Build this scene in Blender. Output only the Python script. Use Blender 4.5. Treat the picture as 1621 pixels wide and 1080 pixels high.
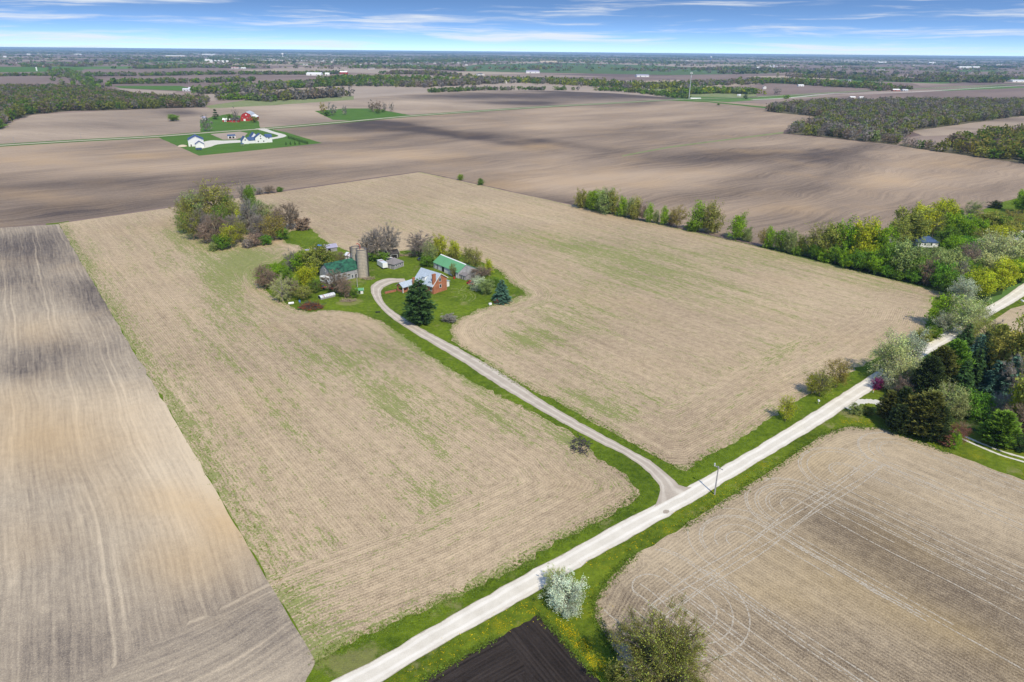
import bpy, math, random
import numpy as np
from mathutils import Matrix, Vector
from mathutils.geometry import delaunay_2d_cdt

# ---------------------------------------------------------------- camera, sky, sun
for o in list(bpy.data.objects): bpy.data.objects.remove(o)
S = bpy.context.scene
COL = S.collection
IW, IH, FOC, CAMH = 1621., 1080., 1081., 100.
PIT = math.atan(458/FOC); ROLL = math.atan(15/1621.)
cp, sp, cr, sr = math.cos(PIT), math.sin(PIT), math.cos(ROLL), math.sin(ROLL)
AX = Vector((1,0,0)); AU = Vector((0,sp,cp)); AF = Vector((0,cp,-sp))
RT = AX*cr + AU*sr; UP = AX*-sr + AU*cr
cd = bpy.data.cameras.new('camera'); cam = bpy.data.objects.new('camera', cd); COL.objects.link(cam)
cam.matrix_world = Matrix(((RT.x,UP.x,-AF.x,0),(RT.y,UP.y,-AF.y,0),(RT.z,UP.z,-AF.z,CAMH),(0,0,0,1)))
cd.sensor_width = 36; cd.lens = 36*FOC/IW; cd.clip_start = 1; cd.clip_end = 200000
S.camera = cam
S.cycles.max_bounces = 4; S.cycles.diffuse_bounces = 2; S.cycles.transparent_max_bounces = 8
SUN_EL, SUN_AZ = math.radians(50), math.radians(-68)      # direction to the sun in the xy plane
sdir = Vector((math.cos(SUN_AZ)*math.cos(SUN_EL), math.sin(SUN_AZ)*math.cos(SUN_EL), math.sin(SUN_EL)))
sl = bpy.data.lights.new('sun','SUN'); sl.energy = 3.7; sl.angle = math.radians(.55); sl.color = (1,.93,.79)
so = bpy.data.objects.new('sun', sl); COL.objects.link(so); so.rotation_euler = sdir.to_track_quat('Z','Y').to_euler()
so.location = (0,0,300)
S.view_settings.view_transform = 'Standard'; S.view_settings.look = 'None'
S.view_settings.exposure = 0.28; S.view_settings.gamma = 1; S.view_settings.use_curve_mapping = False

class NT:
    """small helper that chains shader nodes"""
    def __init__(s, tree): s.t = tree; s.n = tree.nodes; s.l = tree.links
    def put(s, inp, v):
        if v is None: return
        if hasattr(v, 'links'): s.l.new(v, inp)
        elif isinstance(v, (tuple, list)) and len(v) == 3 and inp.type == 'RGBA': inp.default_value = (*v, 1)
        else: inp.default_value = v
    def new(s, ty, **kw):
        n = s.n.new(ty)
        for k, v in kw.items(): setattr(n, k, v)
        return n
    def m(s, op, a, b=None, c=None, clamp=False):
        n = s.new('ShaderNodeMath', operation=op, use_clamp=clamp)
        s.put(n.inputs[0], a); s.put(n.inputs[1], b); s.put(n.inputs[2], c); return n.outputs[0]
    def mix(s, f, a, b, mode='MIX'):
        n = s.new('ShaderNodeMix', data_type='RGBA', blend_type=mode, clamp_factor=True)
        s.put(n.inputs[0], f); s.put(n.inputs[6], a); s.put(n.inputs[7], b); return n.outputs[2]
    def fmix(s, f, a, b):
        n = s.new('ShaderNodeMix', data_type='FLOAT'); s.put(n.inputs[0], f); s.put(n.inputs[2], a); s.put(n.inputs[3], b); return n.outputs[0]
    def xyz(s, x, y, z=0.):
        n = s.new('ShaderNodeCombineXYZ'); s.put(n.inputs[0], x); s.put(n.inputs[1], y); s.put(n.inputs[2], z); return n.outputs[0]
    def noise(s, v, scale, det=2., rough=.5, dist=0.):
        n = s.new('ShaderNodeTexNoise'); s.put(n.inputs['Vector'], v); n.inputs['Scale'].default_value = scale
        n.inputs['Detail'].default_value = det; n.inputs['Roughness'].default_value = rough; n.inputs['Distortion'].default_value = dist
        return n.outputs['Fac']
    def ramp(s, v, a, b, c=0., d=1.):
        n = s.new('ShaderNodeMapRange', clamp=True); s.put(n.inputs[0], v)
        for i, q in enumerate((a,b,c,d)): s.put(n.inputs[i+1], q)
        return n.outputs[0]
    def smooth(s, v, a, b):
        n = s.new('ShaderNodeMapRange', clamp=True, interpolation_type='SMOOTHSTEP'); s.put(n.inputs[0], v)
        s.put(n.inputs[1], a); s.put(n.inputs[2], b); return n.outputs[0]
    def attr(s, name, col=False):
        n = s.new('ShaderNodeAttribute', attribute_name=name); return n.outputs['Color' if col else 'Fac']
    def pos(s):
        n = s.new('ShaderNodeNewGeometry'); q = s.new('ShaderNodeSeparateXYZ'); s.l.new(n.outputs['Position'], q.inputs[0])
        return n.outputs['Position'], q.outputs[0], q.outputs[1], q.outputs[2]

wd = bpy.data.worlds.new('World'); S.world = wd; wd.use_nodes = True
w = NT(wd.node_tree); w.n.clear()
tc = w.new('ShaderNodeTexCoord'); sep = w.new('ShaderNodeSeparateXYZ'); w.l.new(tc.outputs['Generated'], sep.inputs[0])
dx, dy, dz = sep.outputs
zz = w.m('ADD', w.m('MULTIPLY', w.m('MAXIMUM', dz, 0.), 7.5), .11)
sk = w.new('ShaderNodeTexSky', sky_type='NISHITA', sun_disc=False, sun_elevation=SUN_EL,
           sun_rotation=math.pi/2-SUN_AZ, altitude=200, air_density=1.0, dust_density=.6, ozone_density=2.0)
w.l.new(w.xyz(dx, dy, zz), sk.inputs[0])
hs = w.new('ShaderNodeHueSaturation'); hs.inputs['Saturation'].default_value = 1.12; hs.inputs['Value'].default_value = 1.35; w.l.new(sk.outputs[0], hs.inputs['Color'])
# thin streaky cloud in layers; the same everywhere round the sky
wv = w.noise(w.xyz(dx, dy, w.m('MULTIPLY', dz, 6.)), 5., 2.)
e2 = w.m('ADD', dz, w.m('MULTIPLY', w.m('SUBTRACT', wv, .5), .018))
c1 = w.noise(w.xyz(w.m('MULTIPLY', dx, 3.2), w.m('MULTIPLY', dy, 3.2), w.m('MULTIPLY', e2, 75.)), 1., 7., .6, .25)
c2 = w.noise(w.xyz(w.m('MULTIPLY', dx, 11.), w.m('MULTIPLY', dy, 11.), w.m('MULTIPLY', e2, 190.)), 1., 5., .62, .4)
cl = w.m('ADD', w.m('MULTIPLY', c1, .72), w.m('MULTIPLY', c2, .28))
thr = w.fmix(w.smooth(dz, .0, .07), .45, .492)
thr = w.m('ADD', thr, w.m('MULTIPLY', w.m('ADD', dx, .3), .035))
msk = w.smooth(cl, thr, w.m('ADD', thr, .19))
msk = w.m('MULTIPLY', msk, w.fmix(w.smooth(dz, .02, .4), .85, .45))
skyc = w.mix(msk, hs.outputs[0], (5.1,5.35,5.6))
hz = w.m('POWER', w.m('SUBTRACT', 1., w.smooth(dz, -.01, .034)), 1.6)
skyc = w.mix(w.m('MULTIPLY', hz, .42), skyc, (3.7,4.4,5.3))
bg = w.new('ShaderNodeBackground'); w.l.new(skyc, bg.inputs[0]); bg.inputs[1].default_value = .14
wo = w.new('ShaderNodeOutputWorld'); w.l.new(bg.outputs[0], wo.inputs[0])

# ---------------------------------------------------------------- picture point <-> ground
def G(px, py, z=0.):
    x = px-IW/2; y = -(py-IH/2); xr = x*cr-y*sr; yr = x*sr+y*cr
    d = (xr, FOC*cp+yr*sp, -FOC*sp+yr*cp); t = (z-CAMH)/d[2]
    return np.array((d[0]*t, d[1]*t))
def PJ(x, y, z=0.):
    dx_, dy_, dz_ = x, y, z-CAMH
    u = dy_*sp+dz_*cp; f = np.maximum(dy_*cp-dz_*sp, 1.)
    xr = dx_/f*FOC; yr = u/f*FOC
    return xr*cr+yr*sr+IW/2, IH/2-(-xr*sr+yr*cr)
def height_for(px, bot, top):
    x, y = G(px, bot); lo, hi = 0., 60.
    for _ in range(30):
        m = (lo+hi)/2
        if PJ(x, y, m)[1] > top: lo = m
        else: hi = m
    return lo
def width_for(px, bot, wpx):
    a = G(px-wpx/2, bot); b = G(px+wpx/2, bot); return float(np.hypot(*(b-a)))

# ---------------------------------------------------------------- objects
def tag(o, label=None, cat=None, group=None, kind=None):
    if label: o['label'] = label
    if cat: o['category'] = cat
    if group: o['group'] = group
    if kind: o['kind'] = kind
    return o
def thing(name, label, cat, loc=(0,0,0), rz=0., group=None):
    o = bpy.data.objects.new(name, None); COL.objects.link(o); o.empty_display_size = .5
    o.location = loc; o.rotation_euler = (0,0,rz); return tag(o, label, cat, group)
def link(name, me, parent=None):
    o = bpy.data.objects.new(name, me); COL.objects.link(o)
    if parent: o.parent = parent
    return o
class MB:
    def __init__(s): s.v = []; s.f = []
    def add(s, vs, fs):
        b = len(s.v); s.v += [tuple(v) for v in vs]; s.f += [tuple(i+b for i in f) for f in fs]; return s
    def box(s, x0, x1, y0, y1, z0, z1):
        return s.add([(x,y,z) for z in (z0,z1) for x,y in ((x0,y0),(x1,y0),(x1,y1),(x0,y1))],
                     [(3,2,1,0),(4,5,6,7),(0,1,5,4),(1,2,6,5),(2,3,7,6),(3,0,4,7)])
    def prism(s, prof, x0, x1, axis='x'):
        n = len(prof)
        P = lambda a, t: (t,a[0],a[1]) if axis == 'x' else (a[0],t,a[1])
        vs = [P(a,x0) for a in prof]+[P(a,x1) for a in prof]
        return s.add(vs, [tuple(range(n-1,-1,-1)), tuple(range(n,2*n))]+[(i,(i+1)%n,n+(i+1)%n,n+i) for i in range(n)])
    def tube(s, p, q, r0, r1=None, n=8, cap=True):
        r1 = r0 if r1 is None else r1; p = Vector(p); q = Vector(q); d = (q-p).normalized()
        a = d.orthogonal().normalized(); b = d.cross(a)
        vs = [p+(a*math.cos(t)+b*math.sin(t))*r0 for t in [2*math.pi*i/n for i in range(n)]]
        vs += [q+(a*math.cos(t)+b*math.sin(t))*r1 for t in [2*math.pi*i/n for i in range(n)]]
        fs = [(i,(i+1)%n,n+(i+1)%n,n+i) for i in range(n)]
        if cap: fs += [tuple(range(n-1,-1,-1)), tuple(range(n,2*n))]
        return s.add(vs, fs)
    def quad(s, *p): return s.add(p, [tuple(range(len(p)))])
    def dome(s, c, r, h, n=16, m=5):
        vs = []; fs = []
        for j in range(m):
            a = j/m*math.pi/2
            vs += [(c[0]+r*math.cos(a)*math.cos(2*math.pi*i/n), c[1]+r*math.cos(a)*math.sin(2*math.pi*i/n), c[2]+h*math.sin(a)) for i in range(n)]
        vs.append((c[0],c[1],c[2]+h)); k = len(vs)-1
        for j in range(m-1): fs += [(j*n+i, j*n+(i+1)%n, (j+1)*n+(i+1)%n, (j+1)*n+i) for i in range(n)]
        fs += [((m-1)*n+i, (m-1)*n+(i+1)%n, k) for i in range(n)]
        return s.add(vs, fs)
    def build(s, name, mat, parent=None):
        me = bpy.data.meshes.new(name); me.from_pydata(s.v, [], s.f); me.materials.append(mat); me.update()
        return link(name, me, parent)
def np_mesh(name, V, F, mat, attrs=None, smooth=False):
    """V (n,3); F (m,k) all faces of one size"""
    me = bpy.data.meshes.new(name); n = len(V); m, k = F.shape
    me.vertices.add(n); me.vertices.foreach_set('co', np.ascontiguousarray(V, np.float32).ravel())
    me.loops.add(m*k); me.loops.foreach_set('vertex_index', np.ascontiguousarray(F, np.int32).ravel())
    me.polygons.add(m); me.polygons.foreach_set('loop_start', np.arange(0, m*k, k, dtype=np.int32))
    for nm, a in (attrs or {}).items():
        if a.ndim == 2:
            at = me.attributes.new(nm, 'FLOAT_COLOR', 'POINT'); at.data.foreach_set('color', np.ascontiguousarray(np.c_[a, np.ones(len(a))], np.float32).ravel())
        else:
            at = me.attributes.new(nm, 'FLOAT', 'POINT'); at.data.foreach_set('value', np.ascontiguousarray(a, np.float32))
    me.materials.append(mat); me.update(calc_edges=True)
    if smooth: me.shade_smooth()
    return me

# ---------------------------------------------------------------- materials
def newmat(name):
    m = bpy.data.materials.new(name); m.use_nodes = True; t = NT(m.node_tree); t.n.clear()
    out = t.new('ShaderNodeOutputMaterial'); return m, t, out
def finish(t, out, col, rough=.9, bump=None, bstr=.5, bdist=.1, spec=.2, metal=0.):
    b = t.new('ShaderNodeBsdfPrincipled'); t.put(b.inputs['Base Color'], col); t.put(b.inputs['Roughness'], rough)
    b.inputs['Specular IOR Level'].default_value = spec; b.inputs['Metallic'].default_value = metal
    if bump is not None:
        bn = t.new('ShaderNodeBump'); bn.inputs['Strength'].default_value = bstr; bn.inputs['Distance'].default_value = bdist
        t.put(bn.inputs['Height'], bump); t.l.new(bn.outputs[0], b.inputs['Normal'])
    t.l.new(b.outputs[0], out.inputs[0]); return b
def simple(name, col, var=.25, scale=1.5, rough=.8, spec=.2, stain=None, stain_amt=.5, stretch=(1,1,1), metal=0., bstr=.3):
    """painted or weathered surface: colour broken up by two scales of noise"""
    m, t, out = newmat(name)
    tcn = t.new('ShaderNodeTexCoord'); mp = t.new('ShaderNodeMapping'); t.l.new(tcn.outputs['Object'], mp.inputs[0]); mp.inputs['Scale'].default_value = stretch
    a = t.noise(mp.outputs[0], scale, 4., .6); b = t.noise(mp.outputs[0], scale*.25, 3., .6)
    k = t.m('ADD', 1.-var, t.m('MULTIPLY', t.m('ADD', a, b), var))
    c = t.mix(1., col, t.xyz(k, k, k), 'MULTIPLY')
    if stain: c = t.mix(t.m('MULTIPLY', t.smooth(t.noise(mp.outputs[0], scale*.6, 5., .7), .5, .66), stain_amt), c, stain)
    finish(t, out, c, rough, a, bstr, .03, spec, metal); return m

D2R = math.pi/180
def soil(name, dark, light, warm, ang, green=(.10,.15,.03), row=.76, rowamp=.12, streak=.35, passamp=.3, patch=.35, pscale=.012, paniso=1.,
         grain=.35, gthr=.62, wob=0., bstr=.6, headang=39.5, tracks=0., trackw=12.):
    """field soil: light and dark ground, rows along `ang`, weeds where the green attribute is high"""
    m, t, out = newmat(name)
    P, x, y, z = t.pos()
    def rot(a):
        c, s_ = math.cos(a*D2R), math.sin(a*D2R)
        al = t.m('ADD', t.m('MULTIPLY', x, c), t.m('MULTIPLY', y, s_))
        ac = t.m('ADD', t.m('MULTIPLY', x, -s_), t.m('MULTIPLY', y, c)); return al, ac
    al, ac = rot(ang)
    if wob:
        wn = t.noise(P, .012, 1.); ac = t.m('ADD', ac, t.m('MULTIPLY', wn, wob))
        ac = t.m('ADD', ac, t.m('MULTIPLY', t.noise(P, .06, 1.), wob*.12))
    hal, _ = rot(headang); hd = t.m('GREATER_THAN', t.attr('head'), .5)
    u = t.fmix(hd, ac, t.attr('hu')); v = t.fmix(hd, al, hal)
    n1 = t.noise(t.xyz(t.m('MULTIPLY', u, 1.6), t.m('MULTIPLY', v, .07)), 1., 3., .6)
    n2 = t.noise(t.xyz(t.m('MULTIPLY', u, .32), t.m('MULTIPLY', v, .008), 7.), 1., 3., .6)
    n3 = t.noise(P, 2.6, 3., .7); n5 = t.noise(P, .45, 3., .6)
    pal, pac = rot(ang if paniso >= 1 else ang)
    n4 = t.noise(t.xyz(t.m('MULTIPLY', pal, 1./paniso), pac, 3.), pscale, 4., .55, .5)
    s = t.m('SINE', t.m('MULTIPLY', u, 2*math.pi/row))
    c_ = lambda n: t.m('SUBTRACT', n, .5)
    val = t.m('MULTIPLY', s, rowamp)
    for n, k in ((n1,streak*2),(n2,passamp*2),(n3,grain*2),(n5,grain*1.2),(n4,patch*4)):
        val = t.m('ADD', val, t.m('MULTIPLY', c_(n), k))
    if tracks:
        tr = t.m('PINGPONG', t.m('ADD', u, t.m('MULTIPLY', n5, .5)), trackw/2)
        tl = t.m('SUBTRACT', 1., t.smooth(t.m('ABSOLUTE', t.m('SUBTRACT', tr, 1.1)), .1, .55))
        tl = t.m('MULTIPLY', tl, t.smooth(t.noise(t.xyz(t.m('MULTIPLY', u, .2), t.m('MULTIPLY', v, .01), 2.), 1., 2.), .4, .6))
        val = t.m('ADD', val, t.m('MULTIPLY', tl, tracks))
    n6 = t.noise(P, 4.6, 2., .7)
    val = t.m('ADD', val, t.m('MULTIPLY', t.m('SUBTRACT', t.smooth(n6, .5, .68), .35), grain*.75))
    f = t.m('ADD', t.m('ADD', .64, t.m('MULTIPLY', t.attr('tone'), -1.35)), val)
    c = t.mix(t.ramp(f, 0., 1.), dark, light)
    wf = t.m('ADD', t.attr('warm'), t.m('MULTIPLY', c_(t.noise(P, .02, 3.)), 1.2))
    c = t.mix(t.m('MULTIPLY', t.ramp(wf, 0., 1.), .8), c, t.mix(t.ramp(f, -.1, 1.), t.mix(.6, dark, warm), warm))
    # weeds: small tufts gathered along the rows
    g1 = t.noise(t.xyz(t.m('MULTIPLY', u, 1.35), t.m('MULTIPLY', v, .22), 11.), 1., 4., .65)
    g2 = t.noise(t.xyz(t.m('MULTIPLY', u, .22), t.m('MULTIPLY', v, .02), 5.), 1., 3., .6)
    g3 = t.noise(P, 1.9, 2., .6)
    gg = t.m('ADD', t.m('ADD', t.m('MULTIPLY', g1, .42), t.m('MULTIPLY', g2, .26)), t.m('MULTIPLY', g3, .32))
    gg = t.m('ADD', gg, t.m('MULTIPLY', t.attr('green'), .16))
    gm = t.smooth(gg, gthr-.015, gthr+.035)
    gc = t.mix(t.noise(P, .8, 2.), tuple(q*.6 for q in green), tuple(q*1.4 for q in green))
    c = t.mix(t.m('MULTIPLY', gm, .66), c, gc)
    h = t.m('ADD', t.m('MULTIPLY', n3, .6), t.m('ADD', t.m('MULTIPLY', n1, .6), t.m('MULTIPLY', s, .15)))
    finish(t, out, c, .95, h, bstr, .12, .1); return m
def grassmat(name, a=(.06,.125,.012), b=(.17,.27,.025), dry=(.30,.25,.12), dryamt=.25, yellow=0.):
    m, t, out = newmat(name); P, x, y, z = t.pos()
    n1 = t.noise(P, .05, 4., .6); n2 = t.noise(P, .6, 4., .65); n3 = t.noise(P, 3.5, 3., .7)
    c = t.mix(t.ramp(t.m('ADD', t.m('MULTIPLY', n1, .5), t.m('MULTIPLY', n2, .5)), .36, .64), a, b)
    c = t.mix(t.ramp(n3, .3, .7, 0., .45), c, tuple(q*.55 for q in a))
    c = t.mix(t.m('MULTIPLY', t.smooth(t.m('ADD', t.noise(P, .11, 5., .7), t.m('MULTIPLY', t.attr('warm'), .25)), .58, .7), dryamt*2), c, dry)
    if yellow: c = t.mix(t.m('MULTIPLY', t.smooth(t.m('ADD', t.m('MULTIPLY', n3, .5), t.m('MULTIPLY', t.noise(P, .16, 3.), .5)), .56, .6), yellow), c, (.45,.36,.01))
    finish(t, out, c, .95, t.m('ADD', n3, n2), .8, .25, .1); return m

M = {}
M['stubble'] = soil('corn_stubble', (.20,.145,.095), (.58,.445,.285), (.52,.37,.20), -51.5, green=(.15,.21,.03), rowamp=.10, streak=.34, passamp=.24, patch=.2, grain=.72, gthr=.565, bstr=.7, tracks=.12)
M['disked'] = soil('disked_soil', (.095,.078,.072), (.62,.505,.355), (.56,.385,.20), -55, rowamp=.03, row=1.5, streak=.30, passamp=.22, patch=.16, grain=.30, gthr=.9, wob=9., bstr=.6, tracks=.22, trackw=14.)
M['worked'] = soil('worked_soil_far', (.085,.065,.056), (.43,.32,.22), (.50,.33,.165), 42, rowamp=0., row=3., streak=.16, passamp=.40, patch=.42, pscale=.0085, paniso=2.6, grain=.3, gthr=.95, wob=40., bstr=.3)
M['worked_b'] = soil('worked_soil_rolling', (.10,.077,.066), (.48,.37,.265), (.38,.28,.18), -30, rowamp=0., row=3., streak=.12, passamp=.25, patch=.32, pscale=.007, paniso=1.5, grain=.2, gthr=.95, wob=40., bstr=.3)
M['drilled'] = soil('soybean_stubble', (.14,.105,.072), (.51,.40,.26), (.48,.34,.14), -50, rowamp=.10, row=.76, streak=.30, passamp=.22, patch=.14, grain=.6, gthr=.95, bstr=.6, tracks=.1)
M['litter'] = grassmat('leaf_litter', a=(.10,.09,.05), b=(.20,.17,.10), dry=(.24,.20,.14), dryamt=.5)
M['black'] = soil('fresh_black_soil', (.006,.0045,.004), (.050,.039,.033), (.06,.045,.04), -57, rowamp=.10, row=.8, streak=.8, passamp=.15, patch=.1, grain=.3, gthr=.95, bstr=1.)
M['tanfar'] = soil('tan_far_soil', (.24,.19,.15), (.44,.35,.27), (.40,.30,.19), 42, rowamp=0., streak=.1, passamp=.3, patch=.3, pscale=.006, paniso=2., grain=.15, gthr=.95, bstr=.2)
M['purple'] = soil('purple_far_soil', (.13,.09,.078), (.28,.205,.165), (.26,.18,.14), 42, rowamp=0., streak=.1, passamp=.3, patch=.3, pscale=.005, paniso=2., grain=.15, gthr=.95, bstr=.2)
M['grass'] = grassmat('mown_grass', a=(.062,.105,.007), b=(.20,.275,.018), dryamt=.22, yellow=.0)
M['grassv'] = grassmat('verge_grass', a=(.06,.098,.007), b=(.21,.275,.02), dryamt=.26, yellow=.3)
M['grassfar'] = grassmat('far_green_crop', a=(.07,.15,.02), b=(.11,.21,.03), dryamt=.1)
M['crop'] = grassmat('winter_wheat', a=(.085,.14,.05), b=(.12,.185,.065), dryamt=.05)
M['marsh'] = grassmat('pale_meadow', a=(.17,.22,.07), b=(.33,.33,.17), dryamt=.4)
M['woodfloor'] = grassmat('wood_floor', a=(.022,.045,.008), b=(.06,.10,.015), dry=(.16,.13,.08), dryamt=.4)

def mk_gravel(name, ca, cb, worn, amt, edge=0.):
    m, t, out = newmat(name); P, x, y, z = t.pos()
    n1 = t.noise(P, .25, 4., .6); n2 = t.noise(P, 4., 3., .7)
    c = t.mix(t.ramp(t.m('ADD', t.m('MULTIPLY', n1, .6), t.m('MULTIPLY', n2, .4)), .3, .7), ca, cb)
    e = t.attr('e')       # 0 at the left edge, 1 at the right edge
    tr = t.m('SUBTRACT', 1., t.smooth(t.m('ABSOLUTE', t.m('SUBTRACT', t.m('ABSOLUTE', t.m('SUBTRACT', e, .5)), .24)), .03, .12))
    c = t.mix(t.m('MULTIPLY', tr, t.m('MULTIPLY', n1, amt)), c, worn)
    if edge:
        ed = t.smooth(t.m('ADD', t.m('ABSOLUTE', t.m('SUBTRACT', e, .5)), t.m('MULTIPLY', t.m('SUBTRACT', t.noise(P, .7, 3.), .5), .14)), .44, .5)
        c = t.mix(t.m('MULTIPLY', ed, edge), c, (.33,.27,.21))
    finish(t, out, c, .95, n2, .4, .05, .1); return m
M['road'] = mk_gravel('white_gravel', (.56,.505,.41), (.73,.67,.56), (.80,.74,.64), 1.3, .8)
M['drive'] = mk_gravel('drive_gravel', (.36,.30,.235), (.52,.45,.36), (.60,.53,.43), 1.3, .6)
M['lane'] = mk_gravel('pale_gravel', (.55,.52,.44), (.66,.62,.54), (.7,.66,.6), .4)
# the open country: a patchwork of fields along the survey grid
def mk_country():
    m, t, out = newmat('open_country'); P, x, y, z = t.pos()
    c, s_ = math.cos(41*D2R), math.sin(41*D2R)
    u = t.m('ADD', t.m('MULTIPLY', x, c), t.m('MULTIPLY', y, s_)); v = t.m('ADD', t.m('MULTIPLY', x, -s_), t.m('MULTIPLY', y, c))
    fu = t.m('FLOOR', t.m('DIVIDE', u, 620.)); wn0 = t.new('ShaderNodeTexWhiteNoise', noise_dimensions='1D'); t.l.new(fu, wn0.inputs['W'])
    fv = t.m('FLOOR', t.m('ADD', t.m('DIVIDE', v, 430.), wn0.outputs['Value']))
    wn = t.new('ShaderNodeTexWhiteNoise', noise_dimensions='2D'); t.l.new(t.xyz(fu, fv), wn.inputs['Vector'])
    r = t.new('ShaderNodeValToRGB'); r.color_ramp.interpolation = 'CONSTANT'; t.l.new(wn.outputs['Value'], r.inputs[0])
    cols = [(0,(.21,.15,.125)),(.20,(.36,.28,.20)),(.36,(.26,.19,.15)),(.52,(.17,.12,.105)),(.64,(.40,.32,.23)),(.76,(.10,.18,.04)),(.88,(.28,.21,.165))]
    el = r.color_ramp.elements
    while len(el) < len(cols): el.new(.5)
    for e, (p, q) in zip(el, cols): e.position = p; e.color = (*q, 1)
    n = t.noise(t.xyz(t.m('MULTIPLY', u, .4), v), .006, 4., .6); k = t.ramp(n, .3, .7, .75, 1.25)
    finish(t, out, t.mix(1., r.outputs[0], t.xyz(k, k, k), 'MULTIPLY'), .95, None, spec=.1); return m
M['country'] = mk_country()

def mk_leaf(name, trans=.35):
    m, t, out = newmat(name)
    oi = t.new('ShaderNodeObjectInfo'); c = t.mix(1., oi.outputs['Color'], t.attr('col', True), 'MULTIPLY')
    d = t.new('ShaderNodeBsdfDiffuse'); t.put(d.inputs[0], c); tr = t.new('ShaderNodeBsdfTranslucent'); t.put(tr.inputs[0], c)
    mx = t.new('ShaderNodeMixShader'); mx.inputs[0].default_value = trans
    t.l.new(d.outputs[0], mx.inputs[1]); t.l.new(tr.outputs[0], mx.inputs[2]); t.l.new(mx.outputs[0], out.inputs[0]); return m
M['leaf'] = mk_leaf('foliage'); M['needle'] = mk_leaf('needles', .12)
M['bark'] = simple('bark', (.17,.14,.11), .5, 3.); M['barkpale'] = simple('pale_bark', (.38,.34,.28), .4, 3.)
M['barkdark'] = simple('dark_bark', (.075,.062,.05), .4, 3.)

# ---------------------------------------------------------------- ground sheets
rs = np.random.RandomState(7)
def inside(pts, poly):
    x, y = pts[:,0], pts[:,1]; c = np.zeros(len(pts), bool); n = len(poly)
    for i in range(n):
        x0, y0 = poly[i]; x1, y1 = poly[(i+1) % n]
        if y0 == y1: continue
        k = ((y0 > y) != (y1 > y)) & (x < (x1-x0)*(y-y0)/(y1-y0)+x0); c ^= k
    return c
def dist_poly(pts, poly, closed=True):
    d = np.full(len(pts), 1e9); n = len(poly)
    for i in range(n if closed else n-1):
        a = np.array(poly[i]); b = np.array(poly[(i+1) % n]); ab = b-a; L = max(ab@ab, 1e-9)
        t = np.clip(((pts-a)@ab)/L, 0, 1); q = a+t[:,None]*ab; d = np.minimum(d, np.hypot(*(pts-q).T))
    return d
def densify(poly, step, jit, closed=True, rng=rs):
    out = []; n = len(poly)
    for i in range(n if closed else n-1):
        a = np.array(poly[i], float); b = np.array(poly[(i+1) % n], float); L = np.hypot(*(b-a)); k = max(1, int(L/step))
        nr = np.array((-(b-a)[1], (b-a)[0]))/max(L,1e-6)
        for j in range(k):
            q = a+(b-a)*j/k
            if jit: q = q+nr*rng.normal(0, jit)*(0.4 if j == 0 else 1)
            out.append(q)
    if not closed: out.append(np.array(poly[-1], float))
    return out
def blobs(X, Y, lst):
    v = np.zeros(len(X))
    for cx, cy, rx, ry, a, *r in lst:
        th = r[0]*D2R if r else 0.; dx_ = X-cx; dy_ = Y-cy
        p = dx_*math.cos(th)+dy_*math.sin(th); q = -dx_*math.sin(th)+dy_*math.cos(th)
        v += a*np.exp(-(p/rx)**2-(q/ry)**2)
    return v
def sheet(name, px, z, mat, cell=0., jit=0., edge=None, attrs=None, world=False, kind='structure'):
    """a ground sheet whose outline is given as picture points laid on the ground"""
    ring = [np.array(p, float) if world else G(*p) for p in px]
    ring = densify(ring, edge or max(cell, 8.), jit)
    pts = [Vector(p) for p in ring]; n = len(pts)
    if cell:
        R = np.array(ring); x0, y0 = R.min(0); x1, y1 = R.max(0)
        gx, gy = np.meshgrid(np.arange(x0, x1, cell), np.arange(y0, y1, cell)); g = np.c_[gx.ravel(), gy.ravel()]+rs.uniform(-.2,.2,(gx.size,2))*cell
        g = g[inside(g, ring)]; g = g[dist_poly(g, ring) > cell*.35]; pts += [Vector(p) for p in g]
    r = delaunay_2d_cdt(pts, [], [list(range(n))], 1, 1e-4)
    V = np.array([tuple(v) for v in r[0]]); F = np.array([f for f in r[2]])
    # faces upwards
    a, b, c = V[F[:,0]], V[F[:,1]], V[F[:,2]]; cr_ = (b-a)[:,0]*(c-a)[:,1]-(b-a)[:,1]*(c-a)[:,0]
    F[cr_ < 0] = F[cr_ < 0][:,::-1]
    at = {}
    if attrs:
        X, Y = PJ(V[:,0], V[:,1]); at = attrs(V, X, Y)
    me = np_mesh(name, np.c_[V, np.full(len(V), z)], F, mat, at)
    o = link(name, me); o['kind'] = kind; return o
def smooth_line(pts, n=4):
    P = [np.array(p, float) for p in pts]; P = [2*P[0]-P[1]]+P+[2*P[-1]-P[-2]]; out = []
    for i in range(1, len(P)-2):
        for k in range(n):
            t = k/n; a, b, c, d = P[i-1:i+3]
            out.append(.5*((2*b)+(-a+c)*t+(2*a-5*b+4*c-d)*t*t+(-a+3*b-3*c+d)*t**3))
    out.append(P[-2]); return out
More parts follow.
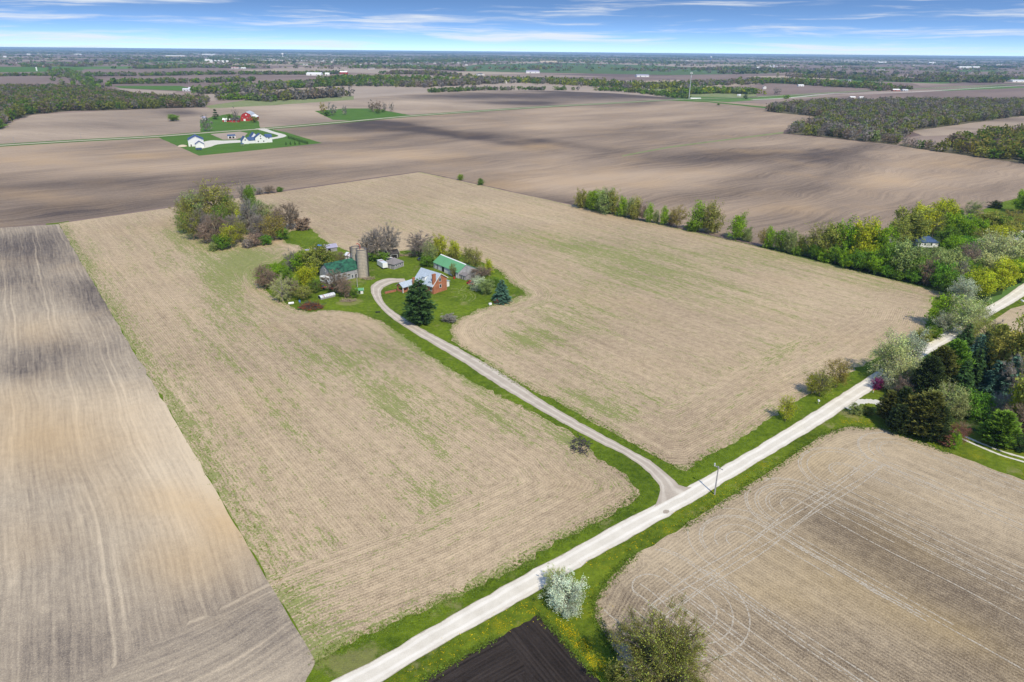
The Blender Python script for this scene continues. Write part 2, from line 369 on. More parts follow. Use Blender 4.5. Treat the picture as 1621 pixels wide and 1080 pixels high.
def band(name, left, right, z, mat, nseg=40, jit=.0, kind='structure', nacross=5):
    """road strip between two edges (picture points), resampled by length"""
    def res(e):
        e = np.array(smooth_line([G(*p) for p in e])); s = np.r_[0, np.cumsum(np.hypot(*np.diff(e, axis=0).T))]
        t = np.linspace(0, s[-1], nseg); return np.c_[np.interp(t, s, e[:,0]), np.interp(t, s, e[:,1])]
    a, b = res(left), res(right)
    if jit:
        j1 = rs.normal(0, jit, nseg); j2 = rs.normal(0, jit, nseg); d = (b-a)/np.hypot(*(b-a).T)[:,None]; a = a+d*j1[:,None]; b = b+d*j2[:,None]
    V = []; E = []
    for k in range(nacross):
        f = k/(nacross-1); V.append(a*(1-f)+b*f); E.append(np.full(nseg, f))
    V = np.concatenate(V); E = np.concatenate(E)
    F = [(k*nseg+i, (k+1)*nseg+i, (k+1)*nseg+i+1, k*nseg+i+1) for k in range(nacross-1) for i in range(nseg-1)]
    me = np_mesh(name, np.c_[V, np.full(len(V), z)], np.array(F), mat, {'e': E}); o = link(name, me); o['kind'] = kind; return o
def ribbons(name, lines, width, z, mat, kind='structure'):
    """many thin strips (world points) joined: wheel tracks and the like"""
    V = []; F = []; E = []; Z = []
    for li, L in enumerate(lines):
        L = np.array(L); d = np.gradient(L, axis=0); d /= np.maximum(np.hypot(*d.T), 1e-6)[:,None]; nr = np.c_[-d[:,1], d[:,0]]
        b = len(V); wv_ = width*(1+rs.uniform(-.3,.3,len(L)))
        for q, n_, w_ in zip(L, nr, wv_): V += [q-n_*w_/2, q+n_*w_/2]; E += [0., 1.]; Z += [z+li*.0012]*2
        F += [(b+2*i, b+2*i+1, b+2*i+3, b+2*i+2) for i in range(len(L)-1)]
    V = np.array(V); F = np.array(F)
    a, b_, c = V[F[:,0]], V[F[:,1]], V[F[:,2]]; k = ((b_-a)[:,0]*(c-a)[:,1]-(b_-a)[:,1]*(c-a)[:,0]) < 0; F[k] = F[k][:,::-1]
    me = np_mesh(name, np.c_[V, np.array(Z)], F, mat, {'e': np.array(E)}); o = link(name, me); o['kind'] = kind; return o
#SECTION_GROUND
np_plane = np_mesh('ground', np.array([(-57000,-1300,0),(57000,-1300,0),(57000,65000,0),(-57000,65000,0)], float), np.array([(0,1,2,3)]), M['country'])
g0 = link('ground', np_plane); g0['kind'] = 'structure'

def shape(tone=(), warm=(), green=(), extra=None):
    def f(V, X, Y):
        d = {'tone': blobs(X, Y, tone), 'warm': blobs(X, Y, warm), 'green': blobs(X, Y, green), 'head': np.zeros(len(V)), 'hu': np.zeros(len(V))}
        if extra: extra(V, X, Y, d)
        return d
    return f
# far country, farthest first
def far(name, px, z, mat, **k): return sheet(name, px, z, M[mat], 0, 0, edge=60, **k)
far('far_field', [(1300,102),(1500,99),(1700,104),(1700,119),(1450,116),(1300,112),(1225,108)], .10, 'purple')
far('far_field', [(1427,117),(1540,121),(1700,127),(1700,134),(1570,130),(1450,122)], .14, 'tanfar')
far('far_field', [(740,101),(860,97),(1040,101),(1180,104),(1180,107),(900,104),(757,104)], .10, 'tanfar')
far('far_crop', [(722,108),(757,102),(900,99.5),(1040,104),(1080,106),(1235,116),(1150,117.5),(1060,119),(960,117),(850,115),(740,113)], .14, 'crop')
far('far_field', [(1060,119.5),(1160,118),(1178,125),(1170,131),(1080,129)], .12, 'purple')
far('far_field', [(-60,98),(130,97),(330,101),(300,105),(-60,106)], .10, 'purple')
far('far_crop', [(-60,105),(0,106),(96,106),(92,113.5),(-60,115.5)], .14, 'grassfar')
far('far_crop', [(98,107),(130,107),(133,111.5),(104,112)], .14, 'grassfar')
far('far_field', [(-60,116),(92,114),(125,129),(-60,132)], .12, 'purple')
far('far_field', [(122,112),(350,110),(433,114),(540,112),(540,118),(150,120)], .12, 'purple')
far('far_field', [(140,123),(300,121),(545,119.5),(590,122),(545,129),(172,133)], .10, 'purple')
far('far_field', [(430,108),(560,108),(720,116),(700,121),(620,117),(440,112)], .16, 'tanfar')
far('far_field', [(560,100),(640,99),(730,103),(700,108),(590,107)], .15, 'purple')
far('far_crop', [(180,136.5),(285,136),(312,141.5),(287,144),(190,139.5)], .14, 'grassfar')
far('far_field', [(183,139.8),(280,145.2),(267,151),(225,152)], .12, 'tanfar')
far('far_field', [(318,148),(380,147.5),(400,156),(335,160)], .12, 'tanfar')
far('far_field', [(1195,131),(1300,135),(1400,143),(1330,150),(1195,153)], .12, 'purple')
far('far_field', [(1247,158),(1410,148),(1500,144),(1700,136),(1700,160),(1540,162),(1400,163),(1250,166)], .10, 'purple')
far('far_field', [(1340,133),(1440,131),(1460,137),(1400,141)], .13, 'purple')
far('far_field', [(560,122),(720,121),(1000,128),(1080,140),(1080,155),(960,150),(700,146),(560,160),(500,165)], .09, 'tanfar')
far('meadow', [(325,168),(395,158),(470,158),(560,152),(560,158),(430,167),(333,172)], .16, 'marsh')
far('meadow', [(1020,140),(1120,138),(1190,140),(1200,155),(1090,153)], .16, 'marsh')
far('water', [(1022,144),(1040,143.5),(1054,145),(1045,147.3),(1026,146.5)], .22, 'marsh')
m_, t_, o_ = newmat('still_water'); finish(t_, o_, (.10,.16,.24), .08, spec=.6); bpy.data.objects['water'].data.materials[0] = m_

road_far = [(-80,236),(0,230.5),(125,223),(250,216.3),(345,209),(425,203.6),(545,193.3),(660,183),(850,170),(960,164),(1080,157.5),(1200,153.5),(1380,143.5),(1450,141),(1600,133.5),(1700,129)]
RF = [G(*p) for p in road_far]
def offset(line, d):
    L = np.array(line); t = np.gradient(L, axis=0); t /= np.hypot(*t.T)[:,None]; return L+np.c_[-t[:,1], t[:,0]]*d
# rolling field beyond the far road
pts = [tuple(q) for q in offset(RF, 0)[:11]]
top = [(1062,155),(973,148),(873,144),(753,143.5),(673,147),(540,158),(433,167),(333,171),(253,173),(167,176),(53,182),(27,191),(0,200),(-80,215)]
sheet('rolling_field', pts+[tuple(G(*p)) for p in top], .12, M['worked_b'], 22, 1.0, edge=30, world=True,
      attrs=shape(tone=[(880,152,120,8,.35),(980,150,110,6,.6,3),(760,153,110,4,.35),(840,163,60,3,.45),(60,190,90,8,-.1),(290,178,30,6,.35),(180,200,150,12,.12),(480,175,70,12,-.2),(680,170,60,8,-.15)],
                  warm=[(700,174,60,6,.5),(170,183,150,5,.2)]))
# the great worked field between the far road and the hedgerow
pts = [tuple(q) for q in offset(RF, 0)[:11]]
bot = [(1080,158),(1230,166),(1312,186),(1290,197),(1242,206),(1240,212),(1315,219),(1430,232),(1495,241),(1640,262),(1700,270),(1700,300),(1640,316),(1570,336),(1500,352),(1440,372),(1395,395),(1190,383),(1110,366),(920,327),(665,271.5),(480,297),(93,352.5),(0,361),(-80,368)]
sheet('worked_field', [tuple(p) for p in pts]+[tuple(G(*p)) for p in bot], .05, M['worked'], 14, .5, edge=12, world=True,
      attrs=shape(tone=[(80,335,200,20,.45,-4),(250,285,240,14,.25,-3),(40,250,90,10,-.15),(190,265,160,9,-.12),(600,200,70,8,.4,5),(700,210,170,5,.5,9),(860,225,110,6,.35,7),(640,290,200,7,.2),(540,258,130,7,-.25,-4),
                        (640,245,110,6,-.2),(760,222,40,5,-.1),(860,202,50,6,-.3),(1010,215,140,13,.2),(1180,165,90,8,-.15),(1000,185,170,12,-.1),(980,235,90,8,.1),(1160,255,110,12,.35,-5),(1330,240,90,11,.35,-8),(1230,270,80,8,.3,-10),(1130,310,150,14,.3,-5),
                        (880,318,90,12,.4,8),(1300,300,120,12,.1,-8),(1400,285,90,12,-.25,-5),(1490,262,90,12,-.1),(1240,228,120,10,-.3),(1000,278,200,9,-.2,-4),(1080,295,60,6,-.15),(1560,300,90,12,.1,-8),(1450,330,60,12,.25),(1290,350,110,12,.1)],
                  warm=[(60,312,60,9,.5),(60,255,90,9,.35),(230,248,50,5,.6),(545,222,30,4,.5),(850,232,50,4,.7),(620,245,90,6,.4),(790,293,70,8,.6),(900,275,140,7,.3,-4),(1240,330,60,8,.5),(1200,240,60,5,.5),(1490,258,60,9,.5),(1400,290,70,8,.4),(1010,290,80,6,.3),(700,250,70,5,.3)]))
far('waterway', [(985,246.2),(1060,232),(1150,220.5),(1240,209),(1240,211.2),(1150,222.3),(1060,234),(985,248)], .09, 'marsh')
far('field_strip', [(1080,158),(1120,160.5),(1250,173),(1290,178),(1290,179.6),(1240,174.6),(1120,162),(1040,158.5)], .09, 'grassfar')
sheet('tan_field', [(1440,207),(1500,197),(1540,193),(1640,178),(1700,178),(1700,200),(1640,200),(1560,205),(1510,214),(1462,216)], .10, M['worked_b'], 14, .4, attrs=shape(tone=[(1560,190,60,3,.3)]))
# verge and carriageway of the far road
def strip_world(name, line, half, z, mat, kind='structure'):
    a = offset(line, half); b = offset(line, -half); n = len(a)
    F = np.array([(i, n+i, n+i+1, i+1) for i in range(n-1)])
    me = np_mesh(name, np.r_[np.c_[a, np.full(n, z)], np.c_[b, np.full(n, z)]], F, M[mat], {'e': np.r_[np.zeros(n), np.ones(n)]})
    o = link(name, me); o['kind'] = kind; return o
RFs = smooth_line(RF, 5)
strip_world('far_road_verge', RFs, 13, .16, 'grassfar'); strip_world('far_road', RFs, 3.8, .20, 'drive')
strip_world('far_side_road', smooth_line([G(*p) for p in ((1190,158),(1250,155),(1320,148.5),(1430,146.5),(1560,139),(1700,131))], 3), 5, .18, 'lane')
# lawns of the two far farms
sheet('lawn', [(248,216.5),(315,246.7),(400,238.5),(510,226.7),(452,209.5),(424,203.5),(345,209)], .10, M['grassfar'], 8, .2)
sheet('garden_plot', [(333,212.5),(380,208.5),(392,211),(388,215.5),(374,221),(353,221.5)], .125, M['tanfar'], 8, .2)
sheet('farm_lawn', [(317.5,211),(316.5,191),(337,185),(360,181),(400,186),(410,193),(412,204.5),(345,209)], .165, M['grassfar'], 8, .3)
sheet('lawn', [(498,176),(546,172),(590,172),(650,182.6),(590,188.5),(560,191),(527,190)], .165, M['grassfar'], 0, .3)
band('farm_drive', [(404,204.2),(423,209.5),(441,215.5),(421.7,219.4),(405,223),(376,222.3),(353,223),(336,222.5),(323,224.5)],
     [(419,203),(433,208.5),(454,215.6),(424,222.3),(408,225.8),(380,226),(346,228.8),(334,232.6),(318,236)], .18, M['lane'], 60)

# south side of the road: grass, then the fields on it
sheet('south_grass', [(380,1260),(505,1095),(560,1078),(700,1008),(900,893),(1080,790),(1200,710),(1350,632),(1430,590),(1530,520),(1600,470),(1640,440),(1720,390),(1900,480),(1900,900),(1500,1300),(900,1300)], .010, M['grassv'], 5, .3,
      attrs=lambda V,X,Y: {'warm': blobs(X,Y,[(1345,650,30,10,1.),(1430,700,60,12,.3)])})
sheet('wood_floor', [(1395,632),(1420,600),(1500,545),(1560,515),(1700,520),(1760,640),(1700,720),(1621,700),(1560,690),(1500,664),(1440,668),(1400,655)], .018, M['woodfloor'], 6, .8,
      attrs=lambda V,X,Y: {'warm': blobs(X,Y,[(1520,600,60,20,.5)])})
# --- the stubble field that fills the middle of the picture
prop = [(93,354),(665,272.5),(920,328),(1190,388),(1490,462),(1568,481),(1500,535),(1400,595),(1200,720),(900,897),(600,1070),(480,1110),(496,1040),(300,705)]
yard = [(1013,783),(990,750),(947,727),(900,680),(853,657),(753,607),(680,563),(640,533),(607,510),(573,497),(540,492),(513,491),(491,494),(473,491),(457,483),(440,473),(420,460),(409,445),(404,430),(418,419),(440,417),(455,405),(484,395),
        (470,388),(454,385),(447,376),(460,366),(492,362),(507,377),(528,389),(556,399),(580,406),(640,397),(700,396),(735,404),(790,428),(806,447),(827,460),(830,467),(809,473),(775,485),(753,492),(723,507),(710,523),(720,542),(747,560),
        (793,590),(840,617),(893,643),(973,687),(1037,723),(1073,743),(1086,746),(1115,724),(1140,711),(1180,690),(1247,643),(1313,607),(1377,573),(1440,535),(1463,523),(1478,470),(1560,475),(1575,492),(1500,535),(1410,590),(1300,655),(1200,715),(1080,785),(900,890),(700,1000),(560,1090),(505,1120),
        (470,1120),(500,1046),(540,1023),(607,997),(740,937),(823,897),(893,853),(973,813)]
YR = [G(*p) for p in yard]; LB = [G(93,354), G(300,705), G(496,1040)]
RE = [G(*p) for p in ((500,1046),(607,997),(740,937),(893,853),(1013,783),(1086,746),(1180,690),(1313,607),(1463,523))]
def prop_extra(V, X, Y, d):
    dr = dist_poly(V[:,:2], RE, False); dy_ = dist_poly(V[:,:2], YR); dl = dist_poly(V[:,:2], LB, False)
    de = dist_poly(V[:,:2], [G(p, q) for p, q in ((665,273),(920,328),(1190,388),(1490,462))], False)
    d['hu'] = np.minimum(dr, dy_); d['head'] = ((dr < 26) | ((dy_ < 9) & (X < 760) & (Y < 530)) | ((dy_ < 14) & (X > 700) & (X < 900) & (Y < 560))).astype(float)
    d['green'] += .5*np.exp(-(dl/8)**2)*(.5+.5*(Y > 380))+.5*np.exp(-(dy_/2.5)**2)+.35*np.exp(-(de/4)**2)
    d['tone'] += .12*np.exp(-(dr/30)**2)*0
sheet('field_margin', [(70,352),(108,350),(325,700),(535,1035),(560,1085),(480,1110),(455,1060),(275,712)], .022, M['grass'], 0, .3, edge=6)
sheet('stubble_field', prop, .030, M['stubble'], 4, .25, edge=3,
      attrs=shape(tone=[(1200,590,250,60,-.04),(700,470,90,20,0)], warm=[(700,400,300,60,.12),(450,520,50,10,.3),(980,330,200,30,.1),(420,383,40,6,.5),(560,505,60,10,.2)],
                  green=[(340,400,90,40,.5),(360,455,40,50,.5),(300,370,60,18,.4),(400,420,50,20,.45),(425,405,40,14,.3),(350,560,60,70,.3),(460,640,50,70,.25),(410,490,50,25,.35),(640,540,50,30,.55,20),(560,600,110,40,.35,30),(700,690,60,50,.3,40),(560,565,60,20,.35),
                         (620,640,50,40,.4,40),(760,640,80,30,.4,30),(900,700,70,25,.45,30),(980,770,30,20,.25),(650,330,120,20,.2),(860,380,160,20,.25,10),(960,400,160,18,.35,10),(820,540,50,18,.6),(900,520,60,30,.45),(880,480,120,30,.25),(1000,440,160,30,.3,10),(1130,460,140,30,.3,12),
                         (1240,410,120,18,.45,12),(1400,450,70,10,.4,12),(930,620,60,40,.35),(980,650,60,30,.3),(1220,560,90,40,.25,-20),(1100,400,180,14,.3,12),(680,800,50,40,.4),(500,860,30,20,.35),(670,360,40,8,.2),(1000,640,140,30,.1)], extra=prop_extra))
sheet('farmyard_grass', yard, .040, M['grass'], 3.5, .45, edge=1.8, attrs=lambda V,X,Y: {'warm': blobs(X,Y,[(555,478,22,5,1.5),(560,1060,60,30,1.5),(720,960,90,40,.5,-30),(830,470,16,6,1.2),(560,440,20,14,.8),(1085,752,6,3,1.)])})
band('gravel_road', [(300,1195),(470,1109),(545,1068),(597,1043),(753,953),(873,887),(983,827),(1040,797),(1090,770),(1177,720),(1280,657),(1333,623),(1380,593),(1440,556),(1497,523),(1535,500),(1571,481),(1591,469),(1611,454.5),(1621,448),(1648,428),(1690,395)],
     [(380,1195),(500,1134),(608,1078),(700,1020),(823,953),(907,903),(983,860),(1040,828),(1085,802),(1223,718),(1287,680),(1343,643),(1375,622),(1414,594),(1460,566),(1512,536),(1559,506),(1580.5,493),(1602,481),(1621,469),(1655,445),(1705,410)], .050, M['road'], 160, .12, nacross=7)
band('driveway', [(646,452.5),(634,447),(620,449.5),(608,455),(603,463),(607,477),(623,493),(667,520),(727,552),(793,590),(873,643),(953,688),(1008,718),(1036,734),(1063,757),(1078,770),(1095,772)],
     [(640,441.3),(627,441),(612,441),(596,446),(586.7,456.7),(594,476.7),(618,502),(660,530),(727,570),(793,613),(873,660),(933,693),(985,719),(1013,737),(1034,756),(1045,776),(1036,803)], .055, M['drive'], 120, .12)
# left field
sheet('road_patch', [(1049,811),(1053,807.5),(1059,808),(1060,810.5),(1056,813),(1050,813.5)], .060, M['drive'], 0, .15, edge=.5)
LF = [(-260,380),(-60,366),(0,361),(93,355),(300,706),(496,1042),(512,1066),(480,1095),(380,1200),(-500,1300),(-700,800)]
HB = [G(p, q) for p, q in ((512,1072),(300,1170),(60,1300))]
def left_extra(V, X, Y, d):
    dh = dist_poly(V[:,:2], [G(512,1066)-0, G(380,1150), G(100,1330)], False)
    c = G(470,985); r = np.hypot(*(V[:,:2]-c).T)
    d['head'] = ((dh < 27)).astype(float); d['hu'] = np.where(r < 9, dh, dh)+2.*np.sin(r*.12)
sheet('left_field', LF, .034, M['disked'], 4.5, .15, edge=5,
      attrs=shape(tone=[(60,385,120,28,.34),(140,440,120,30,.28,8),(20,450,60,30,.2),(170,480,70,24,.25),(90,430,60,12,-.15),(250,520,80,50,.22,45),(60,560,120,30,.22),(170,600,80,24,.1),(220,445,40,8,-.25),(30,590,50,14,.2),(350,700,120,90,-.22),(180,640,200,40,-.08),
                        (100,740,90,50,.08),(170,800,80,40,.05),(60,900,120,50,.0),(330,960,200,50,.15,-15),(430,1000,90,60,.2),(300,800,120,60,-.15),(120,1050,200,60,.15),(420,880,60,30,.1)],
                  warm=[(60,530,60,24,.4),(80,700,130,60,.85),(230,790,100,30,.5),(360,830,80,34,.7,20),(290,890,90,44,.6),(20,640,60,40,.3),(380,740,60,30,.25),(60,860,90,40,.3),(210,640,60,30,.2)], extra=left_extra))
# right field with the turning marks
RFD = [(1080,835),(1147,791),(1213,750),(1257,720),(1300,690),(1340,676),(1397,678),(1447,697),(1507,719),(1621,761),(1760,812),(1990,900),(1900,1300),(1150,1300),(1010,1095),(979,1046),(971,1029),(955,1001),(943,978),(941,960),(945,944),(967,913),(1007,877)]
RR = [G(p, q) for p, q in RFD]
def right_extra(V, X, Y, d):
    dh = dist_poly(V[:,:2], [G(p, q) for p, q in ((941,960),(967,913),(1080,835),(1213,750),(1300,690),(1340,676),(1397,678))], False)
    d['head'] = (dh < 13).astype(float); d['hu'] = dh
sheet('right_field', RFD, .030, M['drilled'], 3.5, .2, edge=2.5,
      attrs=shape(tone=[(1400,880,190,60,.2,28),(1560,960,170,80,.22,25),(1300,1040,200,50,.2,20),(1340,830,80,24,.16,20),(1560,1060,120,50,.2),(1000,960,40,40,.2),(1040,880,60,30,-.15),(1200,800,160,40,-.12,-30),(1400,720,120,30,-.22),(1560,800,100,40,-.15,20),(1200,900,120,30,-.05,20),(1060,1040,60,40,.2)],
                  warm=[(1440,860,140,24,.3,28),(1400,960,180,40,.3,25),(1240,950,90,20,.3,20),(1300,700,120,30,.15),(1520,1000,90,20,.3,25)], extra=right_extra))
DF = [(853,972),(888,1008),(940,1068),(980,1115),(1020,1200),(700,1300),(600,1160),(663,1081),(740,1034),(787,1010)]
DR = [G(*p) for p in ((787,1010),(663,1081),(560,1150))]
def dark_extra(V, X, Y, d):
    dh = dist_poly(V[:,:2], [G(*p) for p in ((853,972),(787,1010),(740,1034),(640,1094),(520,1180))], False)
    de = dist_poly(V[:,:2], [G(*p) for p in ((853,972),(940,1068),(1020,1200))], False)
    d['head'] = ((dh < 9) & (de > 9) | (de > 15) & (dh < 15)).astype(float); d['hu'] = dh
sheet('black_field', DF, .030, M['black'], 1.5, .18, edge=1.2, attrs=shape(tone=[(700,1060,60,20,-.1),(910,1040,60,60,.1)], extra=dark_extra))
sheet('garden_field', [(1520,545),(1560,515),(1600,489),(1640,478),(1720,500),(1700,560),(1560,560)], .032, M['drilled'], 6, .2, attrs=shape(tone=[(1560,520,99,50,-.2)]))
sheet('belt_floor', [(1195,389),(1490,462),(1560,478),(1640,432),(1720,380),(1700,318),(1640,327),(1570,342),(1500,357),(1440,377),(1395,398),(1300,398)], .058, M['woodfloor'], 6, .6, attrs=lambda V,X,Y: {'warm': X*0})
sheet('lawn', [(1555,332),(1590,319),(1640,306),(1720,300),(1720,352),(1600,352),(1560,345)], .064, M['grass'], 6, .4, attrs=lambda V,X,Y: {'warm': X*0})
sheet('wood_floor', [(-90,214),(0,205),(16,192),(50,182),(110,176),(167,175),(253,172),(322,170),(330,163),(300,161),(190,152),(120,142),(0,142),(-90,146)], .19, M['litter'], 0, 2., edge=30)
sheet('wood_floor', [(1240,211),(1313,218),(1420,230),(1440,208),(1530,196),(1640,181),(1640,164),(1500,163),(1400,163),(1300,165),(1222,172),(1215,177),(1312,187),(1290,197)], .19, M['litter'], 0, 1.5, edge=20)
sheet('wood_floor', [(1420,230),(1490,241),(1560,250),(1640,262),(1720,270),(1720,205),(1640,212),(1560,218),(1520,224),(1490,238),(1430,227)], .21, M['litter'], 0, 1., edge=15)
# two-track lane and the short drive by the cedars
ribbons('lane_track', [smooth_line([G(*p) for p in ((1440,648),(1465,662),(1492,676),(1531,692.5),(1553,702),(1587,715),(1621,725),(1700,748))], 6)], .9, .034, M['lane'])
ribbons('lane_track', [smooth_line([G(*p) for p in ((1500,684),(1529,697.5),(1553,708),(1587,721.5),(1621,731.5),(1700,756))], 6)], .9, .034, M['lane'])
ribbons('lane_entrance', [smooth_line([G(*p) for p in ((1338,646),(1356,637),(1375,635.5),(1392,638),(1420,645),(1450,652))], 6)], 3.0, .046, M['lane'])
ribbons('wood_path', [smooth_line([G(*p) for p in ((1528,570),(1545,577),(1562,583),(1590,590))], 5)], 2.0, .034, M['drive'])
# pale wheel marks of the planter turning at the headland
def mk_track(name, col, thr, sc=1.1):
    m, t, out = newmat(name); P, x, y, z = t.pos(); n = t.noise(P, sc, 4., .7)
    d = t.new('ShaderNodeBsdfDiffuse'); t.put(d.inputs[0], (*col,1)); tr = t.new('ShaderNodeBsdfTransparent'); mx = t.new('ShaderNodeMixShader')
    ed = t.m('SUBTRACT', 1., t.smooth(t.m('ABSOLUTE', t.m('SUBTRACT', t.attr('e'), .5)), .25, .5))
    t.put(mx.inputs[0], t.m('MULTIPLY', t.m('MULTIPLY', t.smooth(n, thr-.1, thr+.12), .72), ed)); t.l.new(tr.outputs[0], mx.inputs[1]); t.l.new(d.outputs[0], mx.inputs[2]); t.l.new(mx.outputs[0], out.inputs[0]); return m
M['track'] = mk_track('crushed_pale_residue', (.60,.53,.42), .45, 2.2); M['tracksoft'] = mk_track('compacted_soil', (.70,.60,.46), .53, .35); M['tracklawn'] = mk_track('dry_clippings', (.34,.36,.13), .47)
rd = np.array((math.cos(39.5*D2R), math.sin(39.5*D2R))); fd = np.array((math.cos(-52*D2R), math.sin(-52*D2R)))
lines = []
for cx, cy, R in ((1030,930,9.),(1170,855,8.),(1255,800,8.),(1335,745,8.),(1420,715,7.)):
    c = G(cx, cy)
    for dr in (-5.2,-4.4,-2.6,-1.9,.0,.7,2.4,3.0):
        r = R+dr+rs.uniform(-.15,.15)
        if r < 2 or rs.rand() < .3: continue
        arc = [c+fd*0-fd*math.sin(a)*r+rd*math.cos(a)*r*1.05 for a in np.linspace(-.1, math.pi+rs.uniform(-.4,.3), 26)]
        L1 = rs.uniform(6, 70) if dr > -2 else rs.uniform(3, 25)
        pre = [c+rd*r*1.05+fd*L1*k for k in (1.,.8,.6,.4,.2)]
        lines.append(smooth_line(pre+arc, 1))
c = G(1085,962)
for k in range(3):
    r = 6+k*3.1; lines.append([c+rd*(math.cos(a)*r)+fd*(math.sin(a)*r) for a in np.linspace(-.6+k*.1, 2.6, 26)])
for cx, cy in ((1000,935),(1012,925),(1022,950),(1042,938),(1080,960),(1090,952),(1000,965),(1015,960),(1120,900),(1200,830),(1208,826),(1240,850),(1300,765),(1308,760),(1345,770),(1400,735),(1406,731),(1470,740),(1130,925),(1290,810),(1050,900),(1350,800)):
    c = G(cx, cy); L = rs.uniform(25,110); lines.append([c+fd*L*k/12+rd*.3*math.sin(k*1.1+cx) for k in range(13)])
for o_ in (15,17.,20.,21.6):
    P0, P1 = G(960,925), G(1330,700); nrm = fd; lines.append([P0*(1-k)+P1*k+nrm*o_*.62+nrm*.4*math.sin(k*14+o_) for k in np.linspace(.02,.98,40)])
def clip_lines(ls, ring, margin):
    out = []
    for L in ls:
        L = np.array(L); s_ = np.r_[0, np.cumsum(np.hypot(*np.diff(L, axis=0).T))]; t = np.arange(0, s_[-1], .8)
        if len(t) < 3: continue
        L = np.c_[np.interp(t, s_, L[:,0]), np.interp(t, s_, L[:,1])]; ok = inside(L, ring) & (dist_poly(L, ring) > margin); cur = []
        for q, k in zip(L, ok):
            if k: cur.append(q)
            else:
                if len(cur) > 3: out.append(cur)
                cur = []
        if len(cur) > 3: out.append(cur)
    return out
ribbons('wheel_tracks', clip_lines(lines, [tuple(q) for q in RR], 1.2), .42, .040, M['track'])
# mower arcs on the lawn by the brick house
lines = []
for r in (6,7.3,10,11.4):
    c = G(712,470); lines.append([c+np.array((math.cos(a)*r, math.sin(a)*r)) for a in np.linspace(-.5-r*.04,1.6,18)])
for q in ((735,452),(742,450)): c = G(*q); lines.append([c+np.array((-.3*k, -1.9*k+.08*k*k)) for k in range(9)])
ribbons('mower_tracks', lines, .5, .046, M['tracklawn'])
# small weeds and dandelions, real tufts breaking up the sheet edges
def mk_weed(name, col):
    m, t, out = newmat(name); c = t.mix(1., col, t.attr('col', True), 'MULTIPLY'); d = t.new('ShaderNodeBsdfDiffuse'); t.put(d.inputs[0], c); t.l.new(d.outputs[0], out.inputs[0]); return m
def tufts(name, P, size, h, mat, label, cat, blades=4):
    n = len(P); N = n*blades; base = np.repeat(P, blades, 0)+rs.normal(0, size*.45, (N,2)); a = rs.uniform(0, math.pi*2, N); w_ = size*rs.uniform(.35,.8,N)/2
    d = np.c_[np.cos(a), np.sin(a)]; hh = h*rs.uniform(.4,1.,N); tl = rs.normal(0,.35,(N,2))*hh[:,None]
    z0 = np.full(N,.03); V = np.stack([np.c_[base-d*w_[:,None], z0], np.c_[base+d*w_[:,None], z0], np.c_[base+d*w_[:,None]*.7+tl, z0+hh], np.c_[base-d*w_[:,None]*.7+tl, z0+hh]], 1).reshape(-1,3)
    F = np.arange(N*4).reshape(N,4); k = np.repeat(rs.uniform(.6,1.4,N), 4); me = np_mesh(name, V, F, mat, {'col': np.c_[k,k,k*rs.uniform(.8,1.2)]})
    o = link(name, me); return tag(o, label, cat, kind='stuff')
M['weed'] = mk_weed('weed_green', (.13,.20,.03)); M['dandelion'] = mk_weed('dandelion_yellow', (.62,.46,.01))
def along(line, n, sd, bias=0.):
    L = np.array(line); s = np.r_[0, np.cumsum(np.hypot(*np.diff(L, axis=0).T))]; t = rs.uniform(0, s[-1], n)
    P = np.c_[np.interp(t, s, L[:,0]), np.interp(t, s, L[:,1])]; return P+rs.normal(0, sd, (n,2))
yl = [G(*p) for p in yard]
W_ = np.r_[along(yl[:20], 1500, .8), along(yl[34:55], 2200, .9), along([G(*p) for p in ((500,1046),(540,1023),(607,997),(740,937),(823,897),(893,853),(973,813),(1013,783))], 1800, 1.0), along(LB, 1100, 1.2)+np.array((1.8,1.2)), along([G(*p) for p in ((920,328),(1190,388),(1490,462))], 1200, .8)]
tufts('weeds', W_, .34, .2, M['weed'], 'low green weeds fringing the edges of the stubble field', 'weeds')
W_ = np.r_[along([G(*p) for p in RFD[:9]], 1500, .7), along([G(*p) for p in RFD[15:]], 900, .6), along([G(*p) for p in DF[:3]], 500, .4), along([G(*p) for p in DF[-3:]], 500, .4)]
tufts('grass_tufts', W_, .32, .22, M['weed'], 'rough grass tufts along the verge south of the gravel road', 'grass')
DP = np.r_[along([G(*p) for p in ((640,1075),(760,1005),(840,960),(870,980),(930,1030),(985,1090))], 420, 1.3), along([G(*p) for p in ((930,900),(1010,862),(1090,815),(1150,775),(1230,728))], 300, 1.2),
           along([G(*p) for p in ((890,985),(930,1035),(975,1080))], 420, .9), along([G(*p) for p in ((1330,668),(1380,668))], 90, .8), G(905,945)+rs.normal(0,3.5,(120,2))]
tufts('dandelions', DP, .22, .12, M['dandelion'], 'scattered yellow dandelions in the grass verge below the gravel road', 'dandelions', 3)
